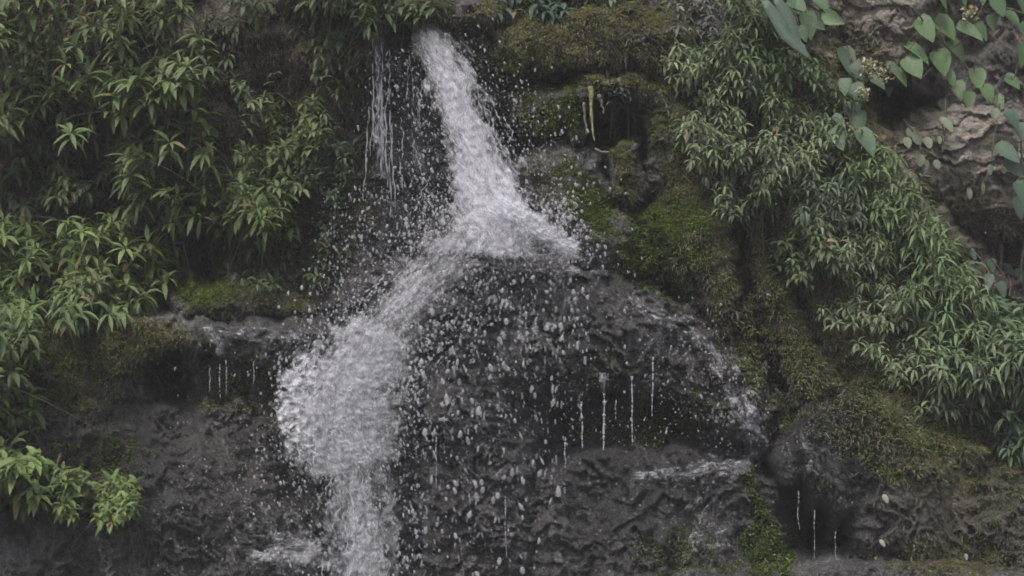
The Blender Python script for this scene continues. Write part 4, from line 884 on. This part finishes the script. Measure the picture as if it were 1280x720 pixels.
# wobbly strands of water on the left of the main cascade
VV, FF, off = [], [], 0
for k in range(40):
    if k < 16: u0 = RNG.normal(476, 7); v0, v1 = RNG.uniform(38, 150), 0; v1 = v0+RNG.uniform(50, 140); dr = RNG.normal(0, 4)
    elif k < 28: u0 = RNG.uniform(490, 545); v0 = RNG.uniform(60, 200); v1 = v0+RNG.uniform(20, 60); dr = RNG.normal(4, 5)
    else: u0 = RNG.uniform(560, 620); v0 = RNG.uniform(100, 220); v1 = v0+RNG.uniform(30, 70); dr = RNG.normal(14, 4)
    t = np.linspace(0, 1, 30); sd = 700+k
    uu = u0+dr*t+2.2*perlin(t*6, t*0+.4, sd)+(0 if k < 28 else 0); vv = v0+(v1-v0)*t
    r = np.clip(.0026+.006*perlin(t*9, t*0+.2, sd+50), .0008, .008)*np.sin(np.pi*np.clip(t, .03, .97))**.3
    V_, f = tube_mesh(P(uu, vv, (.05 if k < 28 else -.22)+.02*t)[None], r[None], 6); VV.append(V_-wf0); FF.append(f+off); off += len(V_)
def flow_strands(cl, n, frac, rr, tsd=.5, dz=-.07):
    global off
    c = np.array(cl, float); K = len(c)
    for k in range(n):
        s0 = RNG.uniform(0, K-1.05); s1 = min(K-1, s0+RNG.uniform(*frac)*K); t = np.linspace(s0, s1, 26)
        cu, cv, hw, dd = [np.interp(t, range(K), c[:, j]) for j in range(4)]
        for arr in (cu, cv, hw): arr[:] = np.convolve(np.pad(arr, 3, 'reflect', reflect_type='odd'), np.ones(7)/7, 'valid')
        tn = np.clip(RNG.normal(0, tsd), -1.15, 1.15)+.10*perlin(t*3, t*0+.3, 2000+k)+.12*(t-s0)*RNG.normal()
        uu = cu+tn*hw+3.0*perlin(t*7, t*0+.7, 3000+k); vv = cv
        r_ = rr*RNG.uniform(.5, 1.4)*np.clip(.8+1.6*perlin(t*11, t*0+.1, 4000+k), .15, 2.2)*np.sin(np.pi*np.linspace(.04, .96, 26))**.4
        V_, f = tube_mesh(P(uu, vv, dd+dz+.03*RNG.normal()+.02*perlin(t*6, t*0+.9, 5000+k))[None], r_[None], 5); VV.append(V_-wf0); FF.append(f+off); off += len(V_)
flow_strands(R1, 45, (.04, .14), .0028)
flow_strands(R2, 25, (.03, .09), .0036, .5)
flow_strands(R3, 22, (.06, .2), .0028, .45)
make_mesh('water_strands', np.concatenate(VV), np.concatenate(FF), M_DROP, WF, attrs={'dens': np.full(off, .85)})

# single trickles dripping off the rock lips
TG = 'thin trickles dripping off the rocks'
for lab, u, v0, v1, D, r in (('leftmost trickle of the group falling in front of the green moss recess', 727, 502, 560, -.42, .006),
                         ('thickest trickle in front of the green moss recess', 755, 492, 562, -.42, .009),
                         ('long beaded trickle right of the thickest one', 790, 470, 556, -.42, .006),
                         ('faint trickle dropping right of the long beaded one', 816, 446, 520, -.42, .004),
                         ('short faint trickle between the thickest and the beaded ones', 770, 500, 524, -.42, .003),
                         ('broken trickle running down just above the bottom shelf', 706, 545, 585, -.5, .005),
                         ('hair thin trickle over the dark boulder bottom', 632, 620, 700, -.62, .003),
                         ('hair thin trickle over the dark boulder left of its centre', 545, 540, 610, -.62, .003),
                         ('leftmost short drip under the left ledge lip', 262, 458, 490, -.22, .003),
                         ('second short drip under the left ledge lip', 274, 455, 498, -.22, .0035),
                         ('longer drip under the left ledge lip', 283, 450, 492, -.22, .003),
                         ('lone drip nearest the white foam under the left ledge', 317, 452, 480, -.22, .003),
                         ('left drip falling over the shadowed face of the block boulder', 998, 614, 662, -.42, .003),
                         ('long drip falling over the shadowed face of the block boulder', 1018, 638, 700, -.50, .003),
                         ('right faint drip on the shadowed face of the block boulder', 1044, 664, 700, -.52, .0025)):
    strand('water_trickle', lab, 'trickle', TG, [(u, v0, D), (u+RNG.normal(0, .5), (v0+v1)/2, D-.01), (u+RNG.normal(0, .9), v1, D-.02)], r*.66, r*.35, M_DROP, wob=.9, K=80, bead=1.8)

HZ = .0032  # density of a haze box added to lift the darkest tones
hv = [(x, y, z) for x in (-9, 9) for y in (-8.6, 6) for z in (-1.25, 7.9)]
hf = np.array([[0, 1, 3, 2], [4, 6, 7, 5], [0, 4, 5, 1], [2, 3, 7, 6], [0, 2, 6, 4], [1, 5, 7, 3]])
mh, nt = new_mat('black_lift_haze'); b = NB(nt); pv = b.n('ShaderNodeVolumePrincipled'); pv.inputs['Color'].default_value = (.9, .9, .92, 1); pv.inputs['Density'].default_value = HZ
o_ = b.n('ShaderNodeOutputMaterial'); b.l(pv.outputs[0], o_.inputs['Volume'])
hz = make_mesh('haze', hv, hf, mh, smooth=False); tag(hz, 'thin even haze added in front of the cliff to lift the blacks', kind='stuff')

# ------------------------------------------------------------------ camera, light, world
cam = bpy.data.cameras.new('camera'); co = bpy.data.objects.new('camera', cam); C.objects.link(co)
co.location = CAM; co.rotation_euler = (math.pi/2, 0, 0)
cam.sensor_width = 36; cam.lens = 36*8/(1280*S); cam.clip_end = 10000; cam.clip_start = .05
cam.dof.use_dof = True; cam.dof.focus_distance = 7.85; cam.dof.aperture_fstop = 1.4
bpy.context.scene.camera = co
EL, AZ = math.radians(62), math.radians(205)   # direction of the brightest part of the overcast sky, behind and left of the camera
w = bpy.data.worlds.new('World'); bpy.context.scene.world = w; w.use_nodes = True
nt = w.node_tree; nt.nodes.clear(); b = NB(nt)
sky = b.n('ShaderNodeTexSky', sky_type='NISHITA'); sky.sun_disc = False; sky.sun_elevation = EL; sky.sun_rotation = AZ; sky.dust_density = 4; sky.air_density = 1.2; sky.ozone_density = .6
hs = b.n('ShaderNodeHueSaturation'); hs.inputs['Saturation'].default_value = .44; b.l(sky.outputs[0], hs.inputs['Color'])
bg = b.n('ShaderNodeBackground'); b.l(hs.outputs[0], bg.inputs[0]); bg.inputs[1].default_value = .15
o_ = b.n('ShaderNodeOutputWorld'); b.l(bg.outputs[0], o_.inputs[0])
sun = bpy.data.lights.new('sun', 'SUN'); sun.energy = 1.5; sun.angle = math.radians(14); sun.color = (1, .97, .93)
so = bpy.data.objects.new('sun', sun); C.objects.link(so)
import mathutils
dirv = mathutils.Vector((math.sin(AZ)*math.cos(EL), math.cos(AZ)*math.cos(EL), math.sin(EL)))
so.rotation_euler = dirv.to_track_quat('Z', 'Y').to_euler(); so.location = (0, -6, 9)
sc = bpy.context.scene
sc.view_settings.view_transform = 'Standard'; sc.view_settings.look = 'None'; sc.view_settings.gamma = 1; sc.view_settings.exposure = .70
sc.cycles.max_bounces = 6; sc.cycles.transparent_max_bounces = 24; sc.cycles.diffuse_bounces = 3; sc.cycles.glossy_bounces = 2
sc.cycles.caustics_reflective = False; sc.cycles.caustics_refractive = False
sc.cycles.filter_width = 1.7
